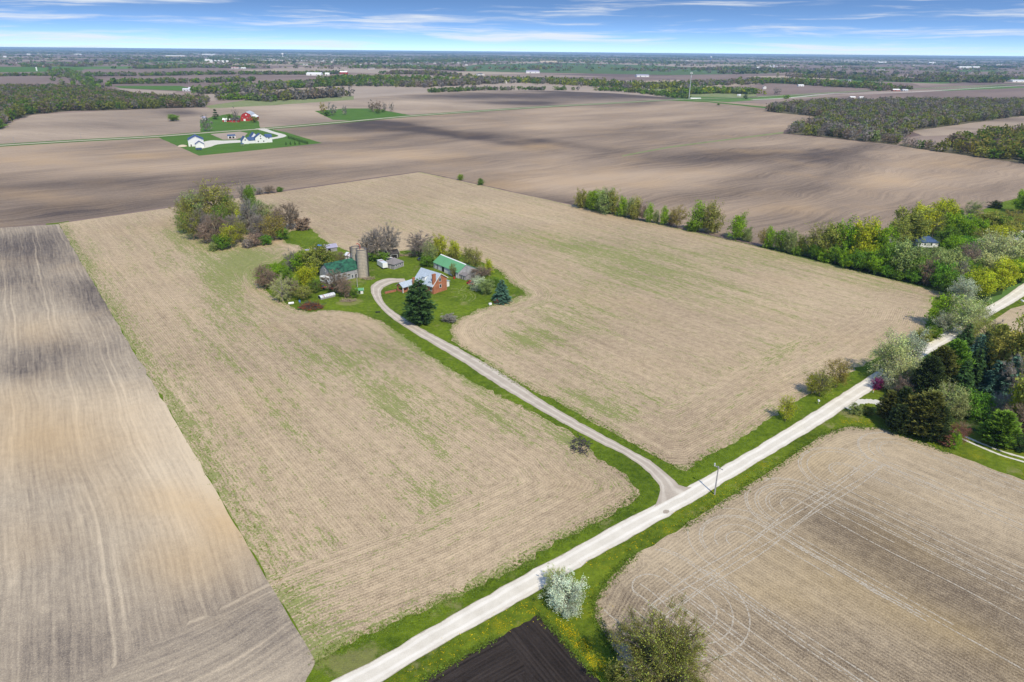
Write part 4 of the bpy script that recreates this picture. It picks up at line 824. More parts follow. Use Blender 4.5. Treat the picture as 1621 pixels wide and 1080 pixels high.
wood([(1240,211),(1313,218),(1420,230),(1428,222),(1400,214),(1330,204),(1310,190),(1318,186),(1215,176),(1222,170),(1300,164),(1400,163),(1500,162),(1640,163),(1640,181),(1530,195),(1450,205),(1400,208)][:4]+[(1440,208),(1530,196),(1640,181),(1640,164),(1500,163),(1400,163),(1300,165),(1222,172),(1215,177),(1312,187),(1290,197)], 44, 2300, 13, 12,
     ['grey','grey','brown','olive','grey','olive','sage'], 'bare spring tree at the near edge of the long wood on the right', 'long grey wood between the fields on the right', 'trees at the edge of the right wood')
wood([(1490,241),(1560,250),(1640,262),(1720,270),(1720,205),(1640,212),(1560,218),(1520,224)], 16, 380, 14, 13, ['olive','orange','green','brown','olive'], 'olive spring tree in the wood at the right edge', 'olive wood at the right edge beyond the field', 'trees of the wood at the right edge')
for i, (x, y, c) in enumerate(((1432,231,'grey'),(1441,233,'brown'),(1449,234,'grey'),(1458,236,'green'),(1466,237,'brown'),(1475,238,'grey'),(1483,240,'olive'),(1400,226,'brown'),(1412,228,'brown'),(1385,224,'sage'),(1470,236,'olive'))):
    plant('far' if c in ('green','sage','olive') else 'farbare', G(x, y), 11 if c != 'sage' else 13, 8 if c != 'sage' else 16, c, 'thin tree in the line joining the two right-hand woods', 'trees in the line joining the right woods')
# far belts, tree lines and the distant country
def belt(line, n, width_m, hh, ww, names, label, seed=1):
    rng = np.random.RandomState(seed+n); n = int(n*1.45); hh = hh*1.3; ww = ww*1.1; P = along([G(*p) for p in line], n, width_m); n = len(P)
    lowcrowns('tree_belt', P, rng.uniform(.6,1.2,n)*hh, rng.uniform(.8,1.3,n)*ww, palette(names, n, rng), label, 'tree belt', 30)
mix1 = ['green','olive','bright','green','sage','grey']; mix2 = ['olive','grey','brown','green','olive']
belt([(332,149),(420,141),(520,136),(600,136),(655,135)], 330, 28, 14, 14, mix1, 'bright green tree belt in front of the distant town on the left')
belt([(400,156),(450,158),(500,155),(540,153)], 170, 16, 14, 13, ['grey','brown','olive','grey'], 'grey bare copse at the end of the green belt')
belt([(345,159),(390,157),(430,161)], 50, 12, 10, 11, mix1, 'scattered shrubs on the pale meadow')
belt([(135,121),(250,120),(350,118),(470,118.5),(545,117)], 240, 14, 11, 15, mix1, 'long thin tree line between two brown fields')
belt([(175,133),(260,132),(330,131),(400,128)], 130, 14, 11, 14, mix1, 'tree line above the small green field')
belt([(95,112),(112,120),(128,130),(150,140)], 110, 22, 10, 13, mix1, 'diagonal tree line running down to the left wood')
belt([(228,109),(300,106.5),(345,107.5),(400,108)], 200, 50, 12, 20, mix1, 'far tree group around the farm beyond the brown fields')
belt([(30,105.5),(60,106),(72,107)], 30, 22, 11, 16, mix2, 'trees round the little farm on the green field'); belt([(95,105),(120,105.5),(140,106)], 46, 25, 12, 16, mix2, 'small copse right of the little farm')
belt([(640,138),(700,136),(790,131)], 200, 30, 13, 14, ['grey','grey','brown','olive'], 'grey bare wood in the middle distance')
belt([(740,129),(820,130),(900,133),(1000,139),(1080,140)], 420, 45, 14, 14, ['olive','green','grey','yellow','olive'], 'wooded village belt in the middle distance')
belt([(680,147),(760,143),(850,143),(910,143)], 90, 7, 8, 10, ['grey','green','sage'], 'thin hedge with small trees beyond the rolling field')
belt([(940,143),(1000,146),(1060,153),(1085,156)], 80, 10, 9, 10, ['green','olive','bright'], 'green hedge running down to the far road')
belt([(1075,149),(1120,147),(1170,148),(1195,149)], 170, 18, 11, 13, ['sage','green','bright','yellow'], 'trees behind the radio mast')
belt([(1085,136),(1140,134),(1190,133)], 100, 30, 12, 14, mix2, 'tree group beyond the pond')
belt([(1180,131),(1250,132),(1320,137),(1390,140)], 330, 22, 14, 14, ['olive','orange','green','grey','bright'], 'mixed tree belt beyond the side road on the right')
belt([(1260,123),(1330,124),(1400,129),(1500,130),(1560,130)], 360, 40, 14, 16, mix2, 'long wooded strip behind the mixed belt on the right')
belt([(1150,117),(1250,114),(1320,119),(1400,122)], 190, 60, 13, 20, ['olive','grey','dark','green'], 'wooded strip crossing the fields in the far right')
belt([(1380,144),(1410,143),(1440,141)], 36, 12, 10, 12, mix2, 'trees hiding the farm beside the far road'); belt([(1540,131),(1560,130),(1585,129)], 60, 20, 16, 18, ['olive','dark','green'], 'dark trees round the far right farm')
belt([(1600,128),(1640,127)], 30, 20, 13, 16, mix1, 'trees at the right edge of the picture near the horizon')
rg = np.random.RandomState(77)
def horizon_band(y0, y1, n, hh, ww, names, label, x0=-80, x1=1700, streak=None):
    xs = rg.uniform(x0, x1, n*3); ys = y0+(y1-y0)*rg.uniform(0, 1, n*3)
    k = np.sin(xs*.013+ys*2.1)+np.sin(xs*.031-ys*1.3)+.8*np.sin(xs*.0071+ys*.7)+rg.normal(0,.5,n*3) > .25
    xs, ys = xs[k][:n], ys[k][:n]; P = np.array([G(a, b+(a-810)*15/1621.) for a, b in zip(xs, ys)]); n = len(P)
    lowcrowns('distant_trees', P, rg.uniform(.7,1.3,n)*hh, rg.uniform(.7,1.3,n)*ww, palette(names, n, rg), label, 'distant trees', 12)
horizon_band(84.4, 88, 4200, 16, 130, ['green','olive','dark'], 'bluish tree masses along the horizon')
horizon_band(88, 92.5, 3600, 15, 64, ['green','olive','dark','grey'], 'tree masses in the distant country below the horizon')
horizon_band(92, 99, 2600, 14, 36, ['green','olive','dark','grey'], 'scattered trees around the distant town')
horizon_band(98, 112, 1500, 12, 30, ['green','olive','grey','brown'], 'scattered far trees among the brown fields')
def blanket(x0, x1, y0, y1, n, label):
    xs = rg.uniform(x0,x1,n); ys = rg.uniform(y0,y1,n); P = np.array([G(a, b+(a-810)*15/1621.) for a, b in zip(xs, ys)])
    lowcrowns('distant_trees', P, rg.uniform(.7,1.2,n)*11, rg.uniform(.7,1.3,n)*30, palette(['green','olive','green','grey','sage'], n, rg), label, 'distant trees', 14)
blanket(330, 760, 92.5, 100.5, 1500, 'trees spread through the distant town on the left')
blanket(700, 1060, 89, 98, 1500, 'dark wooded country behind the green crop field')
belt([(0,121),(60,120),(120,121)], 40, 12, 10, 16, mix1, 'low tree line across the dark field at the left edge')
belt([(560,108),(620,107.5),(690,110),(740,113)], 130, 26, 13, 22, mix1, 'tree group at the left end of the green crop field')
belt([(610,117),(680,118),(720,122)], 110, 22, 12, 18, mix2, 'tree line below the distant fields in the middle')
belt([(520,130),(560,127),(640,128),(700,131)], 170, 26, 14, 16, ['green','bright','olive'], 'green end of the belt in the middle distance')
belt([(1110,112),(1180,109),(1250,111)], 90, 40, 13, 26, mix2, 'trees round the grain farm'); belt([(1295,104),(1370,103.5)], 60, 40, 13, 34, ['dark','green','olive'], 'dark tree rows in the far right country')
belt([(1500,107),(1560,107.5),(1600,108)], 60, 36, 13, 30, ['dark','green'], 'dark trees behind the far white sheds'); belt([(1440,122),(1530,124),(1600,124)], 110, 20, 12, 18, mix2, 'tree line on the pale field at the far right')
belt([(540,100),(700,98),(760,97)], 160, 90, 13, 34, ['green','olive','dark'], 'tree mass at the right edge of the distant town'); belt([(190,98),(330,96),(420,101)], 200, 90, 13, 30, ['green','olive','dark'], 'tree mass in front of the distant town')
for q in ([(560,104),(640,102),(700,104),(690,106),(600,106.5)],[(440,101.5),(520,100.5),(560,101.5),(500,103)],[(1360,107),(1420,106),(1440,108),(1380,109)],[(20,99),(90,98.2),(120,99),(60,100.5)],[(1460,112),(1560,111),(1600,113),(1500,114)],[(760,95),(840,94.5),(880,95.5),(800,96.5)]): far('far_crop', q, .18, 'grassfar')
# --- dotted houses of the distant town: one mass
def town(name, P, label, smin=8, smax=14):
    n = len(P); V = []; F = []; C = []
    cols = np.array([(.72,.70,.66),(.62,.58,.52),(.5,.46,.42),(.78,.78,.76)])
    for i, p in enumerate(P):
        a = rg.uniform(0,3.14); c, s_ = math.cos(a), math.sin(a); L = rg.uniform(smin,smax)/2; W2 = L*.65; h = rg.uniform(5,8.5); r = h+3.
        q = [(-L,-W2,0),(L,-W2,0),(L,W2,0),(-L,W2,0),(-L,-W2,h),(L,-W2,h),(L,W2,h),(-L,W2,h),(-L,0,r),(L,0,r)]
        # separate wall and roof corners so each keeps its own colour
        b = len(V); k = cols[rg.randint(0,4)]; rc = np.array(((.16,.15,.15),(.24,.2,.17),(.10,.11,.13))[rg.randint(0,3)])
        for v in q+q[4:]: V.append((p[0]+v[0]*c-v[1]*s_, p[1]+v[0]*s_+v[1]*c, v[2]))
        C += [k]*10+[rc]*6
        F += [(b,b+1,b+5,b+4),(b+1,b+2,b+6,b+5),(b+2,b+3,b+7,b+6),(b+3,b,b+4,b+7),(b+4,b+8,b+7,b+4),(b+5,b+6,b+9,b+5),(b+10,b+11,b+15,b+14),(b+13,b+14,b+15,b+12)]
    me = bpy.data.meshes.new(name); me.from_pydata(V, [], [f if f[0] != f[3] else f[:3] for f in F]); at = me.attributes.new('col','FLOAT_COLOR','POINT')
    at.data.foreach_set('color', np.c_[np.array(C), np.ones(len(C))].astype(np.float32).ravel()); me.materials.append(M['house']); o = link(name, me); return tag(o, label, 'houses', kind='stuff')
m_, t_, o_ = newmat('house_paint'); d_ = t_.new('ShaderNodeBsdfDiffuse'); t_.put(d_.inputs[0], t_.attr('col', True)); t_.l.new(d_.outputs[0], o_.inputs[0]); M['house'] = m_
def spots(x0, x1, y0, y1, n): return [G(rg.uniform(x0,x1), rg.uniform(y0,y1)) for _ in range(n)]
town('town_houses', spots(345,520,92,96.5,260)+spots(480,680,93,99,320)+spots(400,480,93,97,120)+spots(640,740,96,101,60)+spots(560,740,100,104,14), 'rows of small pale houses of the distant town', 13, 22)
town('town_houses', spots(1180,1400,93,98,130)+spots(1330,1500,94,99,70)+spots(1430,1640,96,103,60), 'pale distant houses scattered towards the right horizon', 14, 26)
town('town_houses', spots(0,340,79,88,60)+spots(300,1100,82,88,120)+spots(900,1100,92,97,40), 'tiny bright buildings near the horizon', 22, 44)
fs = [(150,101),(210,99),(480,104),(590,110),(660,106),(1150,101),(1290,99.5),(1330,106),(1450,104),(1580,103),(1500,99),(930,95.5),(760,120),(690,126),(30,101),(250,100.5),(1390,112),(1540,116)]
town('farmstead_houses', [G(a+rg.normal(0,2.5), b+rg.normal(0,.15)) for a, b in fs for _ in range(4)], 'scattered pale farmsteads in the far country', 16, 30)
town('village_houses', [G(*p) for p in ((742,133),(800,132),(816,131),(846,131),(902,132),(948,133),(972,136),(990,137),(700,108),(716,108),(730,107),(1000,137),(1210,141),(1020,139),(650,113))], 'a few pale houses showing among the village trees', 12, 18)
#SECTION_BUILDINGS
# ---------------------------------------------------------------- buildings
def boards(name, col, dark, rough=.85, stretch=(6,6,.25), amt=.6):
    """vertical weathered boards: colour and streaks only"""
    m, t, out = newmat(name); tcn = t.new('ShaderNodeTexCoord'); mp = t.new('ShaderNodeMapping'); t.l.new(tcn.outputs['Object'], mp.inputs[0]); mp.inputs['Scale'].default_value = stretch
    a = t.noise(mp.outputs[0], 1., 4., .7); b = t.noise(tcn.outputs['Object'], .5, 4., .7)
    c = t.mix(t.m('MULTIPLY', t.ramp(t.m('ADD', t.m('MULTIPLY', a, .65), t.m('MULTIPLY', b, .35)), .4, .62), amt), col, dark); finish(t, out, c, rough, a, .4, .04); return m
def brickmat():
    m, t, out = newmat('red_brick'); tcn = t.new('ShaderNodeTexCoord'); s = t.new('ShaderNodeSeparateXYZ'); t.l.new(tcn.outputs['Object'], s.inputs[0])
    br = t.new('ShaderNodeTexBrick'); t.l.new(t.xyz(t.m('ADD', s.outputs[0], s.outputs[1]), s.outputs[2]), br.inputs['Vector']); br.inputs['Scale'].default_value = 4.
    br.inputs['Color1'].default_value = (.44,.165,.085,1); br.inputs['Color2'].default_value = (.35,.125,.065,1); br.inputs['Mortar'].default_value = (.33,.20,.14,1); br.inputs['Mortar Size'].default_value = .012
    n = t.noise(tcn.outputs['Object'], .7, 4., .65); k = t.ramp(n, .3, .7, .75, 1.25)
    finish(t, out, t.mix(1., br.outputs[0], t.xyz(k,k,k), 'MULTIPLY'), .9, br.outputs['Fac'], .3, .02); return m
M['brick'] = brickmat()
M['barnwood'] = boards('weathered_barn_boards', (.42,.42,.44), (.10,.09,.085)); M['greywood'] = boards('grey_boards', (.36,.34,.36), (.16,.15,.15))
M['whitewood'] = boards('white_boards', (.74,.74,.74), (.45,.43,.42), amt=.5); M['greenpatch'] = boards('patched_green_roof', (.035,.15,.085), (.012,.022,.026), .8, (.55,.25,1.5), 1.)
M['greenroof'] = simple('green_roof', (.13,.34,.17), .2, .8); M['blueroof'] = simple('blue_grey_shingles', (.40,.46,.52), .25, 2., stain=(.26,.31,.37), stain_amt=.6)
M['greyroof'] = simple('grey_shingles', (.21,.19,.185), .35, 3., stain=(.3,.28,.27), stain_amt=.5); M['darkroof'] = simple('dark_roof', (.07,.062,.06), .4, 2.)
M['navy'] = simple('navy_roof', (.055,.095,.20), .15, .6); M['white'] = simple('white_paint', (.78,.78,.76), .12, 1., stain=(.55,.53,.5), stain_amt=.3); M['trim'] = simple('white_trim', (.80,.80,.78), .06, 1.)
M['glass'] = simple('window_glass', (.025,.04,.055), .2, 1., rough=.12, spec=.6); M['dark'] = simple('dark_opening', (.018,.016,.015), .2, 1.)
M['concrete'] = simple('silo_staves', (.50,.43,.33), .3, .8, stain=(.30,.26,.20), stain_amt=.6, stretch=(1,1,.3)); M['rust'] = simple('rust', (.20,.062,.03), .5, 1.5, stain=(.36,.10,.04), stain_amt=.8)
M['redpaint'] = simple('red_paint', (.42,.035,.03), .25, 1.); M['steel'] = simple('galvanised_steel', (.50,.52,.54), .2, 1.5, rough=.45, spec=.4); M['tyre'] = simple('tyre_rubber', (.02,.02,.02), .2, 4.)
M['bluepaint'] = simple('blue_paint', (.05,.16,.45), .15, 1.); M['purpleroof'] = simple('faded_mauve_roof', (.34,.32,.42), .3, 1.); M['barrel'] = simple('grey_paint_car', (.05,.055,.06), .1, 1., rough=.25, spec=.6)
M['polewood'] = simple('pole_wood', (.34,.33,.33), .3, 2., stretch=(4,4,.3)); M['tanwall'] = simple('tan_wall', (.55,.45,.33), .1, .2); M['redroof'] = simple('faded_red', (.36,.13,.10), .2, .5); M['brush'] = simple('dry_brush', (.33,.26,.18), .5, 1.5); M['foil'] = simple('white_sheet_metal', (.62,.66,.70), .2, 1., stain=(.33,.12,.08), stain_amt=.9, rough=.45, stretch=(1.6,.3,.3))
def window(parent, face, L, W, u, z, w, h, door=False, mat=None):
    t = .07
    def tr(a0, a1, d0, d1, z0, z1, mb):
        if face == 'F': mb.box(a0, a1, -d1, -d0, z0, z1)
        elif face == 'B': mb.box(a0, a1, W+d0, W+d1, z0, z1)
        elif face == 'L': mb.box(-d1, -d0, a0, a1, z0, z1)
        else: mb.box(L+d0, L+d1, a0, a1, z0, z1)
    a0, a1 = u-w/2, u+w/2; b = MB(); f = .10 if w < 2.5 else .16
    tr(a0-f, a0, .003, t, z-(0 if door else f), z+h+f, b); tr(a1, a1+f, .003, t, z-(0 if door else f), z+h+f, b); tr(a0, a1, .003, t-.004, z+h, z+h+f, b)
    if not door: tr(a0, a1, .003, t+.03, z-f, z, b)
    fr = b.build('door' if door else 'window', M['trim'], parent); p = MB(); tr(a0, a1, .003, .03, z, z+h, p); p.build('door_leaf' if door else 'pane', M[mat or ('greywood' if door else 'glass')], fr); return fr
def gable(name, label, cat, org, rz, L, W, e0, r, wall, roof, e1=None, yr=None, axis='x', o=.35, wins=(), trim=True, group=None, ridge_cap=None, parent=None):
    """gabled building: local x along the front wall (0..L), y to the back (0..W); the ridge runs along `axis`"""
    e = parent or thing(name, label, cat, (org[0], org[1], .04), rz, group)
    S_, T = (W, L) if axis == 'x' else (L, W); e1 = e0 if e1 is None else e1; yr = S_/2 if yr is None else yr
    prof = [(0,-.1),(S_,-.1),(S_,e1),(yr,r),(0,e0)]
    if axis == 'y': prof = prof[::-1]
    MB().prism(prof, 0, T, axis).build('wall', M[wall], e)
    s0 = (r-e0)/yr; s1 = (r-e1)/(S_-yr); th = .14; g = .012
    ro = MB(); ro.prism([(-o,e0-o*s0+g),(yr,r+g),(yr,r+g+th),(-o,e0-o*s0+g+th)], -o, T+o, axis); ro.prism([(yr,r+g+.002),(S_+o,e1-o*s1+g),(S_+o,e1-o*s1+g+th),(yr,r+g+th+.002)], -o+.002, T+o-.002, axis)
    rf = ro.build('roof', M[roof], e)
    if ridge_cap:
        c = MB(); c.prism([(yr-.35,r-.35*s0+g+th+.005),(yr,r+g+th+.03),(yr+.35,r-.35*s1+g+th+.005),(yr,r+g+th+.10)], -o, T+o, axis); c.build('ridge_cap', M[ridge_cap], rf)
    if trim:
        f = MB()
        for x0, x1 in ((-o-.05,-o-.004),(T+o+.004,T+o+.05)): f.prism([(-o,e0-o*s0-.08),(yr,r-.08),(yr,r+th+.03),(-o,e0-o*s0+th+.03)], x0, x1, axis); f.prism([(yr+.002,r-.08),(S_+o,e1-o*s1-.08),(S_+o,e1-o*s1+th+.03),(yr+.002,r+th+.03)], x0, x1, axis)
        f.build('bargeboard', M['trim'], e)
    for w_ in wins: window(e, w_[0], L, W, *w_[1:5], door=(len(w_) > 5 and w_[5] == 'door'), mat=(w_[6] if len(w_) > 6 else None))
    return e
def corners(c, a, b):
    """front corner, end of the front wall and a back corner, all picture points -> origin, angle, length, depth"""
    C, A, B = G(*c), G(*a), G(*b); d = A-C; L = np.hypot(*d); rz = math.atan2(d[1], d[0]); W_ = abs((B-C)@np.array((-d[1],d[0]))/L); return C, rz, float(L), float(W_)

# brick farmhouse: x along the lit gable wall, y away from it
H0 = (-35.4, 288.7); HR = 48.3*D2R
h = thing('brick_farmhouse', 'two-storey red brick farmhouse with blue-grey roof behind the tall pine', 'house', (H0[0],H0[1],.05), HR)
MB().prism([(0,-.1),(8.45,-.1),(8.45,6.),(4.6,8.5),(0,4.05)], 0, 12.6, 'y').build('wall', M['brick'], h)
rf = MB(); rf.prism([(-.7,3.40),(4.6,8.54),(4.6,8.70),(-.7,3.56)], -.45, 12.9, 'y').prism([(4.602,8.54),(8.95,5.70),(8.95,5.86),(4.602,8.70)], -.448, 12.9, 'y').build('roof', M['blueroof'], h)
f = MB(); f.prism([(-.7,3.3),(4.6,8.44),(4.6,8.74),(-.7,3.60)], -.52, -.455, 'y').prism([(4.602,8.44),(8.95,5.60),(8.95,5.90),(4.602,8.74)], -.52, -.455, 'y').build('bargeboard', M['trim'], h)
MB().box(.1,1.75,-.30,.55,0,8.9).box(0.02,1.83,-.38,.63,8.9,9.1).build('chimney', M['brick'], h)
for wx, wz, ww, wh in ((4.35,5.0,1.0,1.5),(4.5,2.1,1.0,1.4),(4.5,7.15,.5,.75)): window(h, 'F', 8.45, 12.6, wx, wz, ww, wh)
for yy, wz, ww, wh in ((1.3,1.2,1.0,1.5),(5.5,1.2,1.4,1.4),(9.5,1.2,1.2,1.4)): window(h, 'L', 8.45, 12.6, yy, wz, ww, wh)
d = MB(); d.prism([(.7,4.9),(3.4,7.38),(3.4,7.3),(3.4,7.0),(.7,6.3)][:1]+[(3.0,6.98),(3.0,7.0),(.7,6.5)], 6.0, 7.8, 'y').build('dormer', M['white'], h); dm = MB().prism([(.4,6.46),(3.1,7.06),(3.1,7.18),(.4,6.58)], 5.8, 8.0, 'y').build('dormer_roof', M['blueroof'], h)
MB().prism([(.1,4.2),(1.9,5.95),(1.9,6.0),(.1,5.5)], .9, 2.6, 'y').build('dormer', M['white'], h); MB().prism([(-.1,5.45),(2.1,6.05),(2.1,6.15),(-.1,5.55)], .75, 2.8, 'y').build('dormer_roof', M['blueroof'], h)
w2 = MB().prism([(8.47,-.1),(12.8,-.1),(12.8,2.5),(8.47,3.6)], 3., 9., 'y').build('rear_addition', M['white'], h); MB().prism([(8.5,3.65),(13.2,2.48),(13.2,2.6),(8.5,3.78)], 2.7, 9.3, 'y').build('rear_roof', M['blueroof'], w2)
# porch wing: runs towards -x with its own low gable roof
wg = MB().prism([(10.9,-.1),(15.3,-.1),(15.3,2.7),(13.1,4.2),(10.9,2.7)], -5.4, -.01, 'x').build('porch_wing', M['brick'], h)
MB().prism([(10.5,2.45),(13.1,4.23),(13.1,4.36),(10.5,2.58)], -8.5, .8, 'x').prism([(13.102,4.23),(15.7,2.45),(15.7,2.58),(13.102,4.36)], -8.498, .8, 'x').build('wing_roof', M['blueroof'], wg)
for px_, py_ in ((-8.0,11.1),(-8.0,15.0)): MB().box(px_,px_+.5,py_-.2,py_+.25,0,2.55).build('porch_pier', M['brick'], wg)
MB().box(-8.0,-5.42,10.95,11.15,0,.85).box(-8.0,-7.8,11.35,14.75,0,.85).build('porch_parapet', M['brick'], wg); MB().prism([(11.0,2.6),(15.2,2.6),(13.1,4.1)], -8.1, -7.95, 'x').build('porch_gable', M['brick'], wg)
MB().box(-2.6,-1.5,10.2,10.88,0,5.9).build('chimney', M['brick'], h)
for wx in (-4.2,):
    b = MB().box(wx-.8,wx+.8,10.82,10.89,.6,2.3).build('window', M['trim'], h); MB().box(wx-.65,wx+.65,10.79,10.815,.75,2.15).build('pane', M['glass'], b)
MB().box(-8.35,-8.12,10.7,10.92,0,2.45).build('porch_post', M['trim'], h)
a_ = G(627,461.5); b_ = G(611,465); v_ = b_-a_
t = thing('ramp_wall', 'low brick-red wall leading from the house porch to the gravel loop', 'wall', (a_[0],a_[1],.05), math.atan2(v_[1],v_[0]))
Lr = float(np.hypot(*v_)); MB().box(0,Lr,-.2,.2,0,.75).build('wall', M['brick'], t); MB().box(-.1,Lr+.3,-.28,.28,.752,.85).build('coping', M['redroof'], t); MB().box(Lr-.2,Lr+.5,-.35,.35,0,.74).build('pier', M['brick'], t)
# barn
bn = gable('old_barn', 'weathered grey barn with patched dark green roof beside the silos', 'barn', (-84.,302.6), 43*D2R, 15.2, 11, 4.4, 8.2, 'barnwood', 'greenpatch', o=.3, trim=False,
      wins=[('F',12.9,.0,1.1,1.9,'door','dark'),('F',9.2,1.8,1.3,1.0),('F',11.0,.4,.7,1.6),('F',13.6,2.9,.6,.8),('L',5.5,4.6,1.,1.1),('L',3.,1.2,1.6,1.6)])
MB().box(14.0,15.15,-.04,-.004,.3,1.9).build('white_board', M['whitewood'], bn)
# silos with hoops
def silo(name, label, loc, r, hh, chute_ang):
    t = thing(name, label, 'silo', (loc[0],loc[1],.04)); n = 28
    b = MB().tube((0,0,-.1),(0,0,hh), r, r, n, False); b.build('stave_wall', M['concrete'], t)
    rim = MB(); 
    for i in range(n):
        a0, a1 = 2*math.pi*i/n, 2*math.pi*(i+1)/n
        rim.add([(math.cos(a)*q, math.sin(a)*q, z) for q, z in ((r-.18,hh),(r+.06,hh),(r+.06,hh+.25),(r-.18,hh+.25)) for a in (a0,a1)], [(0,1,3,2),(2,3,5,4),(4,5,7,6),(6,7,1,0)])
    rim.build('rim', M['greyroof'], t); MB().tube((0,0,hh-1.6),(0,0,hh-1.5), r-.02, r-.02, n).build('silage_floor', M['brush'], t)
    z = .5
    k = 0
    while z < hh-.1:
        hp = MB()
        for i in range(n):
            a0, a1 = 2*math.pi*i/n, 2*math.pi*(i+1)/n
            hp.add([(math.cos(a)*q, math.sin(a)*q, zz_) for q, zz_ in ((r+.005,z-.07),(r+.08,z-.05),(r+.08,z+.05),(r+.005,z+.07)) for a in (a0,a1)], [(0,1,3,2),(2,3,5,4),(4,5,7,6)])
        hp.build('hoop', M['greyroof'], t); z += .72
    ca, sa = math.cos(chute_ang), math.sin(chute_ang); MB().tube((ca*(r+.35),sa*(r+.35),0),(ca*(r+.35),sa*(r+.35),hh+.4), .26, .26, 10).build('chute', M['darkroof'], t); return t
s1 = silo('silo', 'front cream stave silo with hoops and a red pipe on its rim', G(575,438.5), 2.4, 13.6, 20*D2R)
pp = MB()
for (p, q) in (((-.6,.8,13.6),(-.6,.8,15.3)),((-.6,.8,15.3),(-1.6,.9,16.1)),((-1.6,.9,16.1),(-2.4,.9,15.7))): pp.tube(p, q, .14)
pp.build('red_pipe', M['redpaint'], s1)
silo('silo', 'rear cream stave silo half hidden behind the front one', G(566,433.5), 2.2, 13.2, 200*D2R)
# green-roofed machine shed
sh = gable('machine_shed', 'long white shed with bright green roof behind the brick house', 'shed', (-39.5,329.0), -51.6*D2R, 21.8, 12.5, 3.0, 6.1, 'whitewood', 'greenroof', e1=2.1, yr=4.6, o=.3, ridge_cap='trim', trim=False,
      wins=[('F',1.2,.6,.7,1.4),('F',3.6,.2,1.8,2.4,'door','greywood'),('F',8.6,.1,2.4,2.5,'door','dark'),('F',18.2,.1,3.4,2.3,'door','dark'),('R',4.5,4.2,.6,.8)])
MB().prism([(.02,0),(12.4,0),(12.4,2.05),(4.6,6.0),(.02,2.9)], 21.81, 21.9, 'x').build('board_gable', M['barnwood'], sh)
gable('lean_shed', 'tiny grey lean-to shed at the gable end of the green-roofed shed', 'shed', G(728,441), -51.6*D2R+.1, 4.2, 3.6, 2.0, 2.7, 'greywood', 'greyroof', o=.2, trim=False, wins=[('F',1.2,.1,.8,1.6,'door','dark'),('F',3.0,.1,.8,1.6,'door','dark')])
# garage with a hipped roof
C, rz, L, W_ = corners((624,427),(639,421.7),(614,421.5))
t = thing('garage', 'small grey hip-roofed garage beside the white trailer', 'garage', (C[0],C[1],.05), rz); MB().box(0,L,0,W_,-.1,2.6).build('wall', M['greywood'], t)
o = .4; MB().add([(-o,-o,2.5),(L+o,-o,2.5),(L+o,W_+o,2.5),(-o,W_+o,2.5),(L*.42,W_/2,4.7),(L*.58,W_/2,4.7)], [(0,3,2,1),(0,1,5,4),(1,2,5),(2,3,4,5),(3,0,4)]).build('roof', M['greyroof'], t)
for u in (L*.25, L*.68): window(t, 'F', L, W_, u, 1.2, .9, .8)
window(t, 'L', L, W_, W_*.5, .0, 1.6, 2.1, True); MB().box(L-.02,L+.06,-.06,.1,0,2.6).build('corner_board', M['trim'], t)
C, rz, L, W_ = corners((616,410),(632,408),(614,405)); gable('dark_shed', 'dark-roofed open shed with a white end board behind the garage', 'shed', C, rz, L, max(W_,5.), 2.4, 3.8, 'darkroof', 'darkroof', o=.3, wins=[('F',L*.5,.1,L*.6,1.8,'door','dark')])
# box trailer
C, rz, L, W_ = corners((597.3,421.3),(606.3,427.2),(603,417))
t = thing('box_trailer', 'white box trailer parked beside the grey garage', 'trailer', (C[0],C[1],.05), rz); W2 = 2.6
MB().box(0,L,0,W2,.75,3.2).build('body', M['white'], t); MB().box(.1,L-.1,.1,W2-.1,3.202,3.25).build('roof_panel', M['foil'], t); MB().box(L+.003,L+.05,.25,W2-.25,.9,3.0).build('rear_door', M['trim'], t)
for x in (L*.72,L*.86):
    for y in (.15,W2-.15): MB().tube((x,y-.14,.45),(x,y+.14,.45), .45, .45, 12).build('wheel', M['tyre'], t)
MB().box(-1.2,0,1.1,1.5,.8,.95).tube((-.8,1.3,0),(-.8,1.3,.8),.06).build('drawbar', M['steel'], t); MB().box(-.06,-.003,.3,W2-.3,1.6,3.0).build('front_panel', M['bluepaint'], t)
def car(label, loc, rz, mat, name='parked_car', L=4.6, W_=1.8, van=False, cat='car'):
    t = thing(name, label, cat, (loc[0],loc[1],.05), rz)
    pr = [(0,.35),(L,.35),(L,.8),(L*.97,.95),(L*.74,1.0),(L*.02,1.0),(0,.8)]; MB().prism([(a,b) for a,b in pr], -W_/2, W_/2, 'y').build('body', M[mat], t)
    cb = [(L*.10,1.0),(L*.74,1.0),(L*.60,1.5),(L*.20,1.5)] if not van else [(L*.02,1.0),(L*.84,1.0),(L*.74,2.0),(L*.03,2.0)]
    MB().prism(cb, -W_/2+.12, W_/2-.12, 'y').build('windows', M['glass'], t); z = cb[2][1]; MB().box(cb[3][0]+.05,cb[2][0]-.02,-W_/2+.13,W_/2-.13,z+.002,z+.07).build('roof', M[mat], t)
    for x in (L*.18,L*.80):
        for y in (-W_/2+.1,W_/2-.1): MB().tube((x,y-.1,.33),(x,y+.1,.33), .33, .33, 12).build('wheel', M['tyre'], t)
    for y in (-W_/2+.3, W_/2-.3): MB().box(L+.002,L+.03,y-.15,y+.15,.62,.8).build('headlight', M['trim'], t)
    return t
car('dark sedan parked on the grass under the bare trees', G(661,413), 25*D2R, 'barrel')
car('pale blue van beside the garage behind the trailer', G(611,414.5), 10*D2R, 'foil', 'parked_van', 4.8, 1.9, True, 'van')
